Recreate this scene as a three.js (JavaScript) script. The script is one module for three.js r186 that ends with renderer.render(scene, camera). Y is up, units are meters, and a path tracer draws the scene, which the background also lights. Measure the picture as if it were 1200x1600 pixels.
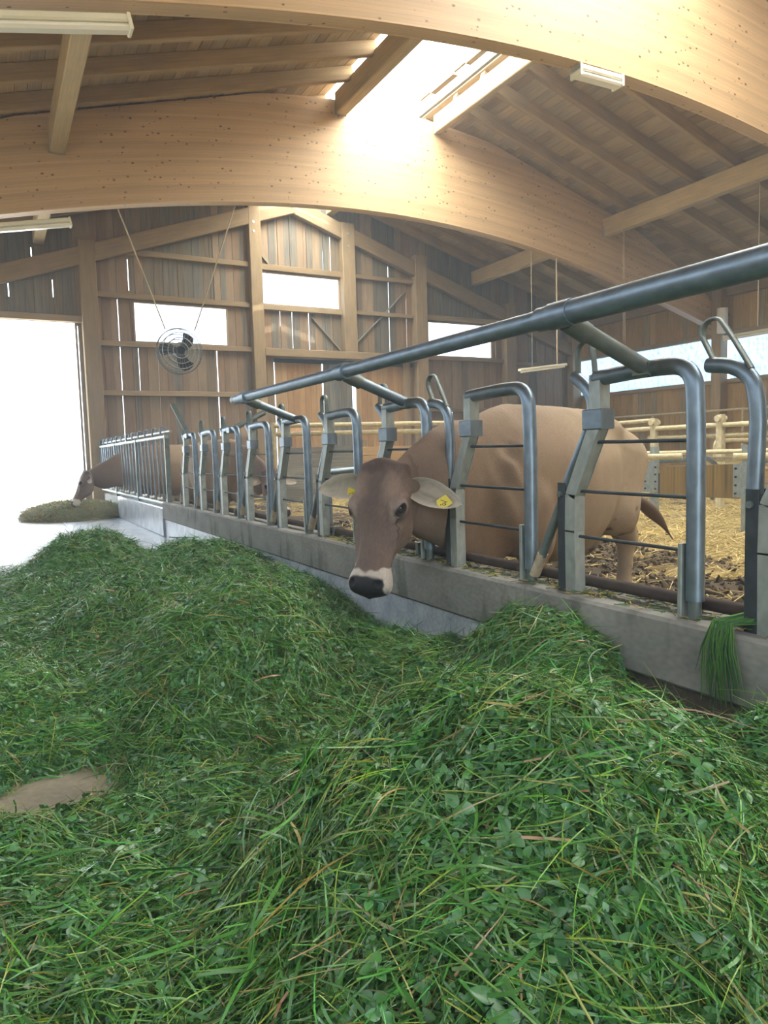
import * as THREE from 'three';
import { ImprovedNoise } from 'three/addons/math/ImprovedNoise.js';
import { RectAreaLightUniformsLib } from 'three/addons/lights/RectAreaLightUniformsLib.js';
import { mergeGeometries } from 'three/addons/utils/BufferGeometryUtils.js';

// ------------------------------------------------------------------ camera, sky, sun, exposure
const scene = new THREE.Scene();
const camera = new THREE.PerspectiveCamera(71.21, 0.75, 0.05, 400);
camera.position.set(0, 1.024, 0);
camera.setRotationFromMatrix(new THREE.Matrix4().makeBasis(
  new THREE.Vector3(0.87733, -0.02834, 0.47904),
  new THREE.Vector3(0.06472, 0.99612, -0.05959),
  new THREE.Vector3(-0.47550, 0.08328, 0.87577)));
const renderer = new THREE.WebGLRenderer({ antialias: true });
renderer.toneMapping = THREE.LinearToneMapping;
renderer.toneMappingExposure = 4.8;
renderer.shadowMap.enabled = true;
scene.background = new THREE.Color().setRGB(1.18, 1.32, 1.5);     // bright hazy summer sky
const sun = new THREE.DirectionalLight(new THREE.Color(1.0, 0.94, 0.84), 7.0);
sun.position.set(6.5 + 3.5, 30, -6 + 14);
sun.target.position.set(6.5, 0, -6);
sun.castShadow = true; sun.shadow.radius = 2; sun.shadow.mapSize.set(4096, 4096);
Object.assign(sun.shadow.camera, { left: -22, right: 22, top: 22, bottom: -22, near: 1, far: 80 });
sun.name = 'sun';
scene.add(sun, sun.target);

RectAreaLightUniformsLib.init();
function daylight(name, color, intensity, w, h, at, to) { const l = new THREE.RectAreaLight(color, intensity, w, h); l.name = name; l.position.set(...at); l.lookAt(...to); scene.add(l); }
daylight('skylight_daylight', new THREE.Color(1.0, 0.95, 0.86), 2.9, 1.8, 19, [6.5, 7.33, -6], [6.5, 0, -6]);          // diffusing sheet of the ridge skylight
daylight('door_daylight', new THREE.Color(0.86, 0.94, 1.0), 1.2, 3.2, 3.7, [0.02, 1.95, -16.2], [0.02, 1.95, 0]);        // open alley door
scene.fog = new THREE.FogExp2(new THREE.Color(0.72, 0.87, 1.0), 0.0115);     // dusty barn air

// ------------------------------------------------------------------ helpers
let seed = 12345;
function rnd() { seed |= 0; seed = (seed + 0x6D2B79F5) | 0; let t = Math.imul(seed ^ (seed >>> 15), 1 | seed); t = (t + Math.imul(t ^ (t >>> 7), 61 | t)) ^ t; return ((t ^ (t >>> 14)) >>> 0) / 4294967296; }
const rr = (a, b) => a + (b - a) * rnd();
const pick = (a) => a[Math.floor(rnd() * a.length) % a.length];
const V = (x, y, z) => new THREE.Vector3(x, y, z);
const PN = new ImprovedNoise();
const noise = (x, y, z = 0) => PN.noise(x, y, z);
const fbm = (x, y, z = 0, o = 4) => { let s = 0, a = 0.5; for (let i = 0; i < o; i++) { s += a * PN.noise(x, y, z); x = x * 2.03 + 7.1; y = y * 2.03 + 3.7; z = z * 2.03 + 1.3; a *= 0.5; } return s; };
const clamp = (x, a = 0, b = 1) => Math.min(b, Math.max(a, x));
const sstep = (a, b, x) => { const t = clamp((x - a) / (b - a)); return t * t * (3 - 2 * t); };
const mix = (a, b, t) => a + (b - a) * t;
const taken = new Map();
function numbered(name) { const n = taken.get(name) ?? 0; taken.set(name, n + 1); return n ? name + '_' + String(n).padStart(3, '0') : name; }
function thing(name, label, category, pos = [0, 0, 0], group) {
  const o = new THREE.Group(); o.name = numbered(name); o.position.set(...pos); o.userData = { label, category };
  if (group) o.userData.group = group;
  scene.add(o); return o;
}
function struct(name, label, category) {
  const o = new THREE.Group(); o.name = name; o.userData = { label, category, kind: 'structure' }; scene.add(o); return o;
}
function part(parent, name, geo, mat, label) {
  const m = new THREE.Mesh(geo, mat); m.name = name; m.castShadow = m.receiveShadow = true; parent.add(m);
  if (label) m.userData.label = label;
  return m;
}
const merge = (list) => mergeGeometries(list.map((g) => (g.index ? g.toNonIndexed() : g)));

// a prism: cross-section polygon [[x, y], ...] (counter-clockwise) swept from z = 0 to len; uv in metres (u round the section, v along the grain)
function prism(poly, len, du = 0, dv = 0) {
  const pos = [], nor = [], uv = []; let per = 0; const n = poly.length;
  for (let i = 0; i < n; i++) {
    const [x0, y0] = poly[i], [x1, y1] = poly[(i + 1) % n], L = Math.hypot(x1 - x0, y1 - y0), nx = (y1 - y0) / L, ny = -(x1 - x0) / L;
    const q = [[x0, y0, 0, per], [x1, y1, 0, per + L], [x1, y1, len, per + L], [x0, y0, len, per]];
    for (const k of [0, 1, 2, 0, 2, 3]) { pos.push(q[k][0], q[k][1], q[k][2]); nor.push(nx, ny, 0); uv.push(q[k][3] + du, q[k][2] + dv); }
    per += L;
  }
  for (const [z, s] of [[0, -1], [len, 1]]) for (let i = 1; i < n - 1; i++) {
    const t = s > 0 ? [0, i, i + 1] : [0, i + 1, i];
    for (const k of t) { pos.push(poly[k][0], poly[k][1], z); nor.push(0, 0, s); uv.push(poly[k][0] + du, poly[k][1] * 0.3 + dv); }
  }
  const g = new THREE.BufferGeometry();
  g.setAttribute('position', new THREE.Float32BufferAttribute(pos, 3)); g.setAttribute('normal', new THREE.Float32BufferAttribute(nor, 3)); g.setAttribute('uv', new THREE.Float32BufferAttribute(uv, 2));
  return g;
}
function rectPoly(w, h, c = 0) {
  const a = w / 2, b = h / 2;
  if (!c) return [[-a, -b], [a, -b], [a, b], [-a, b]];
  return [[-a + c, -b], [a - c, -b], [a, -b + c], [a, b - c], [a - c, b], [-a + c, b], [-a, b - c], [-a, -b + c]];
}
// a bar of section w (across) x h (towards "up") from A to B
function bar(A, B, w, h, up = [0, 1, 0], c = 0.004) {
  const a = V(...A), d = V(...B).sub(a), L = d.length(); d.normalize();
  const u = V(...up), x = u.clone().cross(d).normalize(), y = d.clone().cross(x);
  const g = prism(rectPoly(w, h, c), L, rr(0, 3), rr(0, 5));
  g.applyMatrix4(new THREE.Matrix4().makeBasis(x, y, d).setPosition(a));
  return g;
}
const box = (x0, x1, y0, y1, z0, z1, c = 0.003) => {   // grain along the longest side
  const dx = x1 - x0, dy = y1 - y0, dz = z1 - z0, mx = (x0 + x1) / 2, my = (y0 + y1) / 2, mz = (z0 + z1) / 2;
  if (dy >= dx && dy >= dz) return bar([mx, y0, mz], [mx, y1, mz], dx, dz, [0, 0, 1], c);
  if (dx >= dz) return bar([x0, my, mz], [x1, my, mz], dz, dy, [0, 1, 0], c);
  return bar([mx, my, z0], [mx, my, z1], dx, dy, [0, 1, 0], c);
};
// a tube along points; radius number or function of t; corners rounded by fillet
function roundPath(pts, fillet = 0, n = 6) {
  const P = pts.map((p) => V(...p)); if (!fillet) return P;
  const out = [P[0]];
  for (let i = 1; i < P.length - 1; i++) {
    const a = P[i - 1], b = P[i], c = P[i + 1], f = Math.min(fillet, a.distanceTo(b) * 0.5, b.distanceTo(c) * 0.5);
    const s = b.clone().add(a.clone().sub(b).setLength(f)), e = b.clone().add(c.clone().sub(b).setLength(f));
    for (let k = 0; k <= n; k++) { const t = k / n; out.push(s.clone().multiplyScalar((1 - t) * (1 - t)).addScaledVector(b, 2 * t * (1 - t)).addScaledVector(e, t * t)); }
  }
  out.push(P[P.length - 1]); return out;
}
function tube(pts, r, { fillet = 0, sides = 14, cap = true, flat = 1, n = 6, up = null } = {}) {
  const P = Array.isArray(pts[0]) ? roundPath(pts, fillet, n) : pts, N = P.length, pos = [], nor = [], uv = [], idx = [];
  const T = P.map((p, i) => P[Math.min(i + 1, N - 1)].clone().sub(P[Math.max(i - 1, 0)]).normalize());
  let x = up ? V(...up) : Math.abs(T[0].y) < 0.9 ? V(0, 1, 0) : V(1, 0, 0);
  let len = 0;
  for (let i = 0; i < N; i++) {
    x = x.clone().addScaledVector(T[i], -x.dot(T[i])).normalize(); const y = T[i].clone().cross(x);
    if (i) len += P[i].distanceTo(P[i - 1]);
    const R = typeof r === 'function' ? r(i / (N - 1)) : r;
    for (let k = 0; k <= sides; k++) {
      const a = (k / sides) * 2 * Math.PI, c = Math.cos(a), s = Math.sin(a);
      const d = x.clone().multiplyScalar(c * flat).addScaledVector(y, s), nn = x.clone().multiplyScalar(c / flat).addScaledVector(y, s).normalize();
      pos.push(P[i].x + d.x * R, P[i].y + d.y * R, P[i].z + d.z * R); nor.push(nn.x, nn.y, nn.z); uv.push((k / sides) * 2 * Math.PI * R, len);
      if (i && k) { const a0 = (i - 1) * (sides + 1) + k - 1, b0 = i * (sides + 1) + k - 1; idx.push(a0, b0 + 1, b0, a0, a0 + 1, b0 + 1); }
    }
  }
  if (cap) for (const [i, s] of [[0, -1], [N - 1, 1]]) {
    const c = pos.length / 3; pos.push(P[i].x, P[i].y, P[i].z); nor.push(T[i].x * s, T[i].y * s, T[i].z * s); uv.push(0, 0);
    for (let k = 0; k <= sides; k++) { const q = (i * (sides + 1) + k) * 3; pos.push(pos[q], pos[q + 1], pos[q + 2]); nor.push(T[i].x * s, T[i].y * s, T[i].z * s); uv.push(0.01, 0.01); if (k) { if (s > 0) idx.push(c, c + k, c + k + 1); else idx.push(c, c + k + 1, c + k); } }
  }
  const g = new THREE.BufferGeometry();
  g.setAttribute('position', new THREE.Float32BufferAttribute(pos, 3)); g.setAttribute('normal', new THREE.Float32BufferAttribute(nor, 3)); g.setAttribute('uv', new THREE.Float32BufferAttribute(uv, 2)); g.setIndex(idx);
  return g;
}
function cyl(A, B, r, sides = 14) { return tube([A, B], r, { sides }); }
function extrude(shape, depth, bevel = 0.003) { return new THREE.ExtrudeGeometry(shape, { depth, bevelEnabled: bevel > 0, bevelSize: bevel, bevelThickness: bevel, bevelSegments: 1, curveSegments: 10 }); }

// ------------------------------------------------------------------ textures and materials
function tex(w, h, fn, srgb = true, rx = 1, ry = 1) {
  const d = new Uint8Array(w * h * 4);
  for (let j = 0; j < h; j++) for (let i = 0; i < w; i++) { const c = fn(i / w, j / h), k = (j * w + i) * 4; for (let q = 0; q < 3; q++) d[k + q] = clamp(Array.isArray(c) ? c[q] : c) * 255; d[k + 3] = 255; }
  const t = new THREE.DataTexture(d, w, h); t.wrapS = t.wrapT = THREE.RepeatWrapping; t.magFilter = t.minFilter = THREE.LinearFilter; t.repeat.set(rx, ry);
  if (srgb) t.colorSpace = THREE.SRGBColorSpace;
  t.needsUpdate = true; return t;
}
// tileable noise through a torus-like mix
const tile = (f) => (u, v) => { const a = f(u, v), b = f(u - 1, v), c = f(u, v - 1), d = f(u - 1, v - 1), s = sstep(0.8, 1, u), t = sstep(0.8, 1, v); return mix(mix(a, b, s), mix(c, d, s), t); };
const grainF = tile((u, v) => 0.5 * fbm(u * 26, v * 2.2, 3, 4) + 0.35 * noise(u * 90, v * 5, 9) + 0.25 * noise(u * 5, v * 3, 20));
const stainF = tile((u, v) => fbm(u * 4, v * 5, 33, 4));
// planed board: 0.5 m across, 2 m along
const woodMap = tex(256, 512, (u, v) => { const g = grainF(u, v), s = stainF(u, v); const b = 0.86 + 0.22 * g + 0.10 * s; return [b, b * (0.985 - 0.03 * s), b * (0.965 - 0.05 * s)]; }, true, 2, 0.5);
const oldF = tile((u, v) => fbm(u * 12, v * 1.6, 71, 4));
const oldMap = tex(256, 512, (u, v) => { const g = grainF(u, v), s = oldF(u, v), w = sstep(0.0, 0.3, s); const b = 0.82 + 0.30 * g; return [b * mix(1, 0.82, w), b * mix(0.98, 0.86, w), b * mix(0.95, 0.92, w)]; }, true, 2, 0.5);
const woodBump = tex(256, 512, (u, v) => 0.5 + 0.5 * grainF(u, v), false, 2, 0.5);
// glued laminated timber: 40 mm lamellae (v runs along, u across): 0.64 m across
const lamTone = Array.from({ length: 16 }, () => rr(-0.045, 0.045)), knots = Array.from({ length: 46 }, () => [rnd(), rnd(), rr(0.004, 0.011), rr(0.5, 1)]);
const glulamMap = tex(512, 1024, (u, v) => {
  const k = Math.floor(u * 16), e = Math.abs((u * 16) % 1 - 0.5) * 2; let b = 0.93 + lamTone[k] + 0.12 * grainF(u, v) - 0.05 * sstep(0.9, 1, e);
  let kn = 0; for (const [ku, kv, r, d] of knots) { const q = Math.hypot((u - ku) * 0.64, (v - kv) * 2.6 * 0.6); if (q < r * 2) kn = Math.max(kn, d * (1 - sstep(r * 0.7, r * 1.6, q))); }
  return [b * (1 - 0.5 * kn), b * (0.98 - 0.55 * kn), b * (0.95 - 0.6 * kn)];
}, true, 1 / 0.64, 1 / 2.6);
const concF = tile((u, v) => fbm(u * 7, v * 7, 5, 5)), concG = tile((u, v) => noise(u * 70, v * 70, 2));
const concMap = tex(512, 512, (u, v) => { const s = concF(u, v), g = concG(u, v); const b = 0.86 + 0.35 * s + 0.10 * g; return [b, b * 0.985, b * (0.95 - 0.1 * s)]; }, true, 0.7, 0.7);
const dripF = tile((u, v) => fbm(u * 13, v * 1.7, 51, 5));
const curbMap = tex(256, 512, (u, v) => { const s = concF(u, v), d = sstep(0.08, 0.32, dripF(v, u)), g = concG(u, v); const b = 0.88 + 0.22 * s + 0.08 * g; return [b * mix(1, 0.76, d), b * mix(0.985, 0.75, d), b * mix(0.96, 0.71, d)]; }, true, 1, 0.5);
const galvF = tile((u, v) => fbm(u * 9, v * 9, 13, 4));
const galvMap = tex(256, 256, (u, v) => { const s = galvF(u, v), d = 0.25 * sstep(0.0, 0.4, stainF(u, v)); const b = 0.92 + 0.2 * s; return [mix(b, 0.66, d), mix(b, 0.64, d), mix(b, 0.56, d)]; }, true, 3, 2);
function tileDirt(u, v) { return 0.9 * (stainF(u, v) + 0.5 * concG(u, v)); }
const galvRough = tex(256, 256, (u, v) => 0.5 + 0.15 * galvF(u, v) + 0.1 * sstep(0.0, 0.4, stainF(u, v)), false, 3, 2);

const furF = tile((u, v) => 0.6 * fbm(u * 16, v * 70, 81, 3) + 0.5 * noise(u * 40, v * 200, 7));
const furMap = tex(512, 512, (u, v) => { const b = 0.9 + 0.16 * furF(u, v); return [b, b * 0.985, b * 0.97]; }, true, 4, 4), furBump = tex(512, 512, (u, v) => 0.5 + 0.5 * furF(u, v), false, 4, 4);
const std = (color, o = {}) => new THREE.MeshStandardMaterial({ color, roughness: 0.8, side: THREE.DoubleSide, ...o });
const wood = (hex, map = woodMap, o = {}) => std(new THREE.Color(hex).multiply(new THREE.Color(0.92, 1.0, 0.97)), { map, bumpMap: woodBump, bumpScale: 0.002, roughness: 0.78, ...o });
const M = {
  glulam: std(0xd0b48c, { map: glulamMap, roughness: 0.55 }),
  post: [wood(0xb59a78), wood(0xa88d6c), wood(0xbfa482)],
  gable: [wood(0x9c9082, oldMap), wood(0x918678, oldMap), wood(0xa39483, oldMap), wood(0x989085, oldMap), wood(0x9f8c76, oldMap)],
  gableLow: [wood(0xae937a), wood(0xb49a80), wood(0xa5886d), wood(0xaf8e72)],
  doorPlank: [wood(0xd8ac7c), wood(0xdeb588), wood(0xcfa172)],
  greyPlank: [wood(0xa39b90, oldMap), wood(0xaca59a, oldMap), wood(0x989086, oldMap)],
  roof: [wood(0xd0b08a), wood(0xc2a27c), wood(0xd8ba94), wood(0xbd9d78), wood(0xc8ae8f)],
  rafter: [wood(0xc0a17a), wood(0xb3946e), wood(0xcaab85)],
  purlin: wood(0xd8bb92),
  wallR: [wood(0xd0a86e), wood(0xc29a60), wood(0xd8b27a), wood(0xc99f65), wood(0xc4ac88, oldMap)],
  galv: std(0x8596a3, { map: galvMap, roughnessMap: galvRough, roughness: 0.85, metalness: 0.75 }),
  galvPale: std(0xa9b2ac, { map: galvMap, roughnessMap: galvRough, roughness: 0.95, metalness: 0.45 }),
  galvDull: std(0x77827f, { map: galvMap, roughnessMap: galvRough, roughness: 1, metalness: 0.45 }),
  rail: std(0xd8cda6, { map: galvMap, roughness: 0.75, metalness: 0.25 }),
  steelDark: std(0x4b5357, { map: galvMap, roughness: 0.6, metalness: 0.6 }),
  rust: std(0x514740, { map: galvMap, roughness: 0.85, metalness: 0.3 }),
  concrete: std(0x9d9789, { map: concMap, bumpMap: concMap, bumpScale: 0.003, roughness: 0.5 }),
  dampShaded: std(0x62584b, { map: concMap, bumpMap: concMap, bumpScale: 0.004, roughness: 0.85 }),  // moist concrete of the near lower kerb, its shadow also put into the brown
  curb: std(0x93948f, { map: curbMap, bumpMap: concMap, bumpScale: 0.003, roughness: 0.92 }),
  coated: std(0xc4cedd, { map: concMap, roughness: 0.3 }),
  white: std(0xe9e6da, { roughness: 0.5 }),
  lampBody: std(0xe2dfc8, { roughness: 0.45 }),
  lampTube: std(0xf3f1e4, { roughness: 0.25 }),
  wire: std(0xb9a98c, { roughness: 0.8 }),
  plastic: std(0xc9bda6, { map: concMap, roughness: 0.6 }),
  black: std(0x22242a, { roughness: 0.6 }),
};
// ------------------------------------------------------------------ the barn: dimensions in metres
const RIDGE = 6.5, ROOF_Y = 7.53, PITCH = 0.29, XR = 15.4, XL = -2.4, ZG = -16.15, ZF = 4.3;
const roofY = (x) => ROOF_Y - PITCH * Math.abs(x - RIDGE);
const archLow = (x) => { const u = x - RIDGE; return 5.253 - 0.02324 * u * u + 0.0000497 * u ** 4; };
const archTop = (x) => Math.min(roofY(x) - 0.02, 6.86 - 0.035 * (x - RIDGE) ** 2 + 0.16);

// ---- ground outside and floors
{
  const g = struct('floor_outside', 'pale gravel yard outside the barn', 'ground');
  const yard = new THREE.PlaneGeometry(160, 160); yard.rotateX(-Math.PI / 2); yard.translate(0, -0.06, -20);
  part(g, 'yard', yard, std(0xb9b3a2, { map: concMap, roughness: 1 }));
  const f = struct('floor', 'concrete floor of the feeding alley', 'floor');
  part(f, 'alley_slab', box(XL - 0.1, 0.95, -0.2, 0, ZG - 1.2, ZF, 0.004), M.concrete);
  for (let z = 2; z > -13.4; z -= 2.57) part(f, 'feed_table_slab', box(0.954, 1.95, -0.2, 0.002, Math.max(z - 2.565, -13.4), z, 0.003), M.coated, 'smooth pale coated strip of floor beside the kerb');
  part(f, 'alley_slab', box(0.954, 2.1, -0.2, 0, ZG - 1.2, -13.41, 0.004), M.concrete);
  // bedded stall floor, trodden and lumpy
  const W = 260, H = 300, geo = new THREE.PlaneGeometry(XR - 2.05, 17.5, W, H); geo.rotateX(-Math.PI / 2); geo.translate((XR + 2.05) / 2, 0, -7.6);
  const p = geo.attributes.position, col = [];
  for (let i = 0; i < p.count; i++) {
    const x = p.getX(i), z = p.getZ(i); p.setY(i, stallY(x, z));
    const d = muck(x, z), s = 0.5 + 0.5 * fbm(x * 5, z * 5, 4, 3);
    col.push(mix(0.42, 0.085, d) * (0.7 + 0.5 * s), mix(0.32, 0.062, d) * (0.7 + 0.5 * s), mix(0.13, 0.036, d) * (0.7 + 0.5 * s));
  }
  geo.setAttribute('color', new THREE.Float32BufferAttribute(col, 3)); geo.computeVertexNormals();
  part(f, 'stall_bedding', geo, std(0xffffff, { vertexColors: true, roughness: 1, bumpMap: concMap, bumpScale: 0.03 }), 'trodden straw and dung bedding of the stall');
}
function muck(x, z) { return clamp(sstep(-0.05, 0.22, fbm(x * 1.5 + 3, z * 1.3, 8, 4) + 0.36 * (1 - sstep(4.0, 6.4, x)) - 0.10)); }
function stallY(x, z) { const m = muck(x, z); return 0.03 + 0.05 * fbm(x * 1.7, z * 1.7, 2, 3) + m * 0.09 * (0.4 + fbm(x * 4, z * 4, 6, 3)) + 0.05 * sstep(5.4, 6.2, x); }

// ---- kerb
{
  const k = struct('trim_1', 'concrete feed kerb with a pale coated inner face', 'kerb');
  const cuts = [2.2, -0.35, -2.3, -4.75, -7.2, -9.55];
  for (let i = 0; i < cuts.length - 1; i++) {
    part(k, 'kerb_block', box(1.9, 2.16, 0.235, 0.455, cuts[i + 1] + 0.004, cuts[i], 0.012), M.curb);
    part(k, 'kerb_face', box(1.925, 2.12, 0, 0.234, cuts[i + 1] + 0.004, cuts[i], 0.004), i < 2 ? M.dampShaded : M.coated);
  }
  part(k, 'kerb_block', box(1.9, 2.12, 0, 0.385, -11.4, -9.56, 0.012), M.coated); part(k, 'kerb_block', box(1.9, 2.12, 0, 0.385, -13.35, -11.41, 0.012), M.coated);
  part(k, 'kerb_block', box(2.0, 2.16, 0, 0.34, ZG, -13.36, 0.012), M.curb);
}

// ---- far gable wall: planks one by one, posts, rails
const wallFar = struct('wall_far', 'far gable wall of weathered upright planks with light showing through the gaps', 'wall');
{
  const holes = [[-1.62, 1.66, -1, 3.85], [2.82, 4.88, 3.51, 4.38], [5.67, 7.71, 4.5, 5.27], [10.2, 12.31, 3.5, 4.42], [5.92, 9.46, -1, 3.3]];
  const slits = [[2.53, 0.022, 1.4, 4.4], [2.9, 0.02, 2.5, 3.4], [2.78, 0.03, 4.6, 5.25], [3.3, 0.01, 1.5, 3.3], [3.62, 0.01, 1.5, 3.3], [4.61, 0.04, 1.5, 3.42], [5.74, 0.035, 0, 4.2], [6.15, 0.016, 4.05, 4.42], [6.45, 0.018, 3.55, 4.42], [6.88, 0.036, 3.5, 4.42], [7.3, 0.014, 5.3, 5.9], [7.5, 0.018, 5.4, 6.25], [9.09, 0.02, 3.5, 5.7], [9.6, 0.03, 2.2, 4.95], [10.97, 0.035, 0.6, 2.05], [11.5, 0.008, 0.6, 2.05], [12.45, 0.03, 3.55, 4.95], [13.6, 0.006, 1, 3], [1.3, 0.025, 4.35, 4.7], [0.5, 0.03, 4.3, 4.6], [0.95, 0.03, 5.0, 5.3], [1.72, 0.03, 0.4, 3.8]];
  const slitAt = new Map(slits.map((q) => [q[0], q]));
  const sx = slits.map((q) => q[0]);
  let x = XL, odd = false;
  const edges = [...new Set([...holes.flatMap((h) => [h[0], h[1]]), ...sx])].sort((a, b) => a - b);
  while (x < XR - 0.03) {
    let w = rr(0.13, 0.2), nx = x + w; const e = edges.find((q) => q > x + 0.02 && q < nx + 0.06); if (e) nx = e;
    nx = Math.min(nx, XR); const sl = slitAt.get(e), gap = sl ? sl[1] * 0.62 : -0.004, x1 = nx - gap, cx = (x + x1) / 2;
    if (x1 - x > 0.02) {
      let spans = [[-0.02, roofY(cx) + 0.02]];
      for (const h of holes) if (cx > h[0] && cx < h[1]) spans = spans.flatMap(([a, b]) => [[a, Math.min(b, h[2])], [Math.max(a, h[3]), b]].filter(([p, q]) => q - p > 0.03));
      const m = cx > 9.9 || cx < 2 ? pick(M.gable) : pick(M.gable.concat(M.gableLow.slice(0, 2)));
      const zo = (odd = !odd) ? 0.01 : 0;
      for (const [a, b] of spans) part(wallFar, 'plank', box(x, x1, a, b, ZG - 0.024 + zo - 0.012, ZG - 0.012 + zo, 0.002), a > 3 ? m : pick(M.gableLow.concat([m])));
    }
    if (sl) {
      let cover = [[-0.02, sl[2]], [sl[3], roofY(nx) + 0.02]];
      for (const h of holes) if (nx > h[0] - 0.02 && nx < h[1] + 0.02) cover = cover.flatMap(([a, b]) => [[a, Math.min(b, h[2])], [Math.max(a, h[3]), b]].filter(([p, q]) => q - p > 0.02));
      for (const [a, b] of cover) if (b - a > 0.02) part(wallFar, 'cover_strip', box(x1 - 0.015, nx + 0.015, a, b, ZG - 0.056, ZG - 0.038, 0.001), pick(M.gable));
    }
    x = nx;
  }
  const post = (x, w, top, bot = 0) => part(wallFar, 'post', box(x - w / 2, x + w / 2, bot, top, ZG, ZG + 0.24, 0.012), pick(M.post));
  post(1.95, 0.32, 5.5); post(5.53, 0.28, 6.8); post(7.88, 0.34, 6.55, 3.3); post(9.92, 0.34, 6.0); post(12.8, 0.34, 5.0); post(15.22, 0.34, 4.6); post(-1.8, 0.3, 5.2);
  const railP = (x0, x1, y, h = 0.1) => part(wallFar, 'rail', box(x0, x1, y - h / 2, y + h / 2, ZG + 0.002, ZG + 0.11, 0.006), pick(M.post));
  for (const y of [5.37, 4.46, 3.46, 2.43]) railP(2.12, 5.39, y, 0.11);
  railP(5.67, 7.71, 5.35, 0.13); railP(5.67, 7.71, 4.45, 0.12); railP(8.05, 9.75, 5.35, 0.1); railP(8.05, 9.75, 4.48, 0.1);
  railP(10.1, 12.63, 4.5, 0.12); railP(10.1, 12.63, 3.45, 0.1); railP(10.1, 12.63, 2.1, 0.1); railP(12.97, 15.2, 3.4, 0.1); railP(12.97, 15.2, 2.1, 0.1); railP(-1.66, 1.8, 3.92, 0.13);
  part(wallFar, 'header_beam', box(5.66, 9.76, 3.31, 3.49, ZG + 0.0, ZG + 0.26, 0.01), M.post[0]);
  for (const s of [-1, 1]) part(wallFar, 'gable_rafter', bar([RIDGE - 0.02, 6.78, ZG + 0.14 + (s < 0 ? 0.012 : 0)], [RIDGE + s * (s < 0 ? 8.7 : 8.7), 6.78 - 0.343 * 8.7, ZG + 0.14 + (s < 0 ? 0.012 : 0)], 0.16, 0.35, [0, 1, 0], 0.012), M.post[1]);
  const brace = (a, b) => part(wallFar, 'brace', bar([...a, ZG + 0.03], [...b, ZG + 0.03], 0.03, 0.07, [0, 0, 1], 0.003), M.greyPlank[1], 'pale diagonal batten');
  brace([6.94, 4.28], [7.65, 3.55]); brace([8.07, 3.7], [9.55, 5.1]); brace([5.72, 5.62], [5.95, 5.36]);
  for (const [x, y] of [[5.5, 6.28], [5.5, 6.08], [6.46, 6.74], [7.86, 6.3], [7.86, 6.0]]) part(wallFar, 'bolt', cyl([x, y, ZG + 0.23], [x, y, ZG + 0.252], 0.03, 10), M.galvPale);
  for (const [x, y, w, h] of [[2.82, 3.51, 2.06, 0.87], [5.67, 4.51, 2.04, 0.76], [10.2, 3.5, 2.11, 0.92]]) {
    const o = struct('window_' + (taken.get('win') ?? 1), 'bright gable window of clear sheet', 'window'); taken.set('win', (taken.get('win') ?? 1) + 1);
    o.userData.label = x < 3 ? 'bright oblong gable window behind the hanging fan' : x < 6 ? 'highest gable window under the ridge between two posts' : 'bright gable window on the right, crossed by the steel pipe';
    part(o, 'pane', box(x, x + w, y, y + h, ZG - 0.03, ZG - 0.026, 0), new THREE.MeshPhysicalMaterial({ color: 0xf4f8ff, transmission: 1, roughness: 0.05, thickness: 0 }));
    for (const [a, b, c, d] of [[x, x + w, y, y + 0.035], [x, x + w, y + h - 0.035, y + h], [x, x + 0.035, y + 0.036, y + h - 0.036], [x + w - 0.035, x + w, y + 0.036, y + h - 0.036]]) part(o, 'window_frame', box(a, b, c, d, ZG - 0.025, ZG + 0.03, 0.003), M.post[2]);
  }
  // sliding doors of orange planks with a grey plank leaf between them
  const door = struct('door_1', 'closed barn door of orange upright planks with a grey middle leaf', 'door');
  for (const [x0, x1, set, z] of [[5.96, 7.16, M.doorPlank, 0], [7.22, 8.0, M.greyPlank, -0.05], [8.08, 9.44, M.doorPlank, 0]]) {
    const n = Math.round((x1 - x0) / 0.15), w = (x1 - x0) / n;
    for (let i = 0; i < n; i++) part(door, 'door_plank', box(x0 + i * w, x0 + (i + 1) * w - 0.004, 0.05, 3.27, ZG - 0.03 + z, ZG - 0.004 + z, 0.002), pick(set));
  }
  part(door, 'door_frame', box(5.72, 5.9, 0, 3.3, ZG + 0.0, ZG + 0.1, 0.006), M.post[1]); part(door, 'door_frame', box(9.4, 9.6, 0, 3.3, ZG + 0.0, ZG + 0.1, 0.006), M.post[2]);
  part(door, 'door_track', box(5.7, 9.7, 3.2, 3.29, ZG + 0.005, ZG + 0.06, 0.004), M.steelDark);
}

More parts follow.
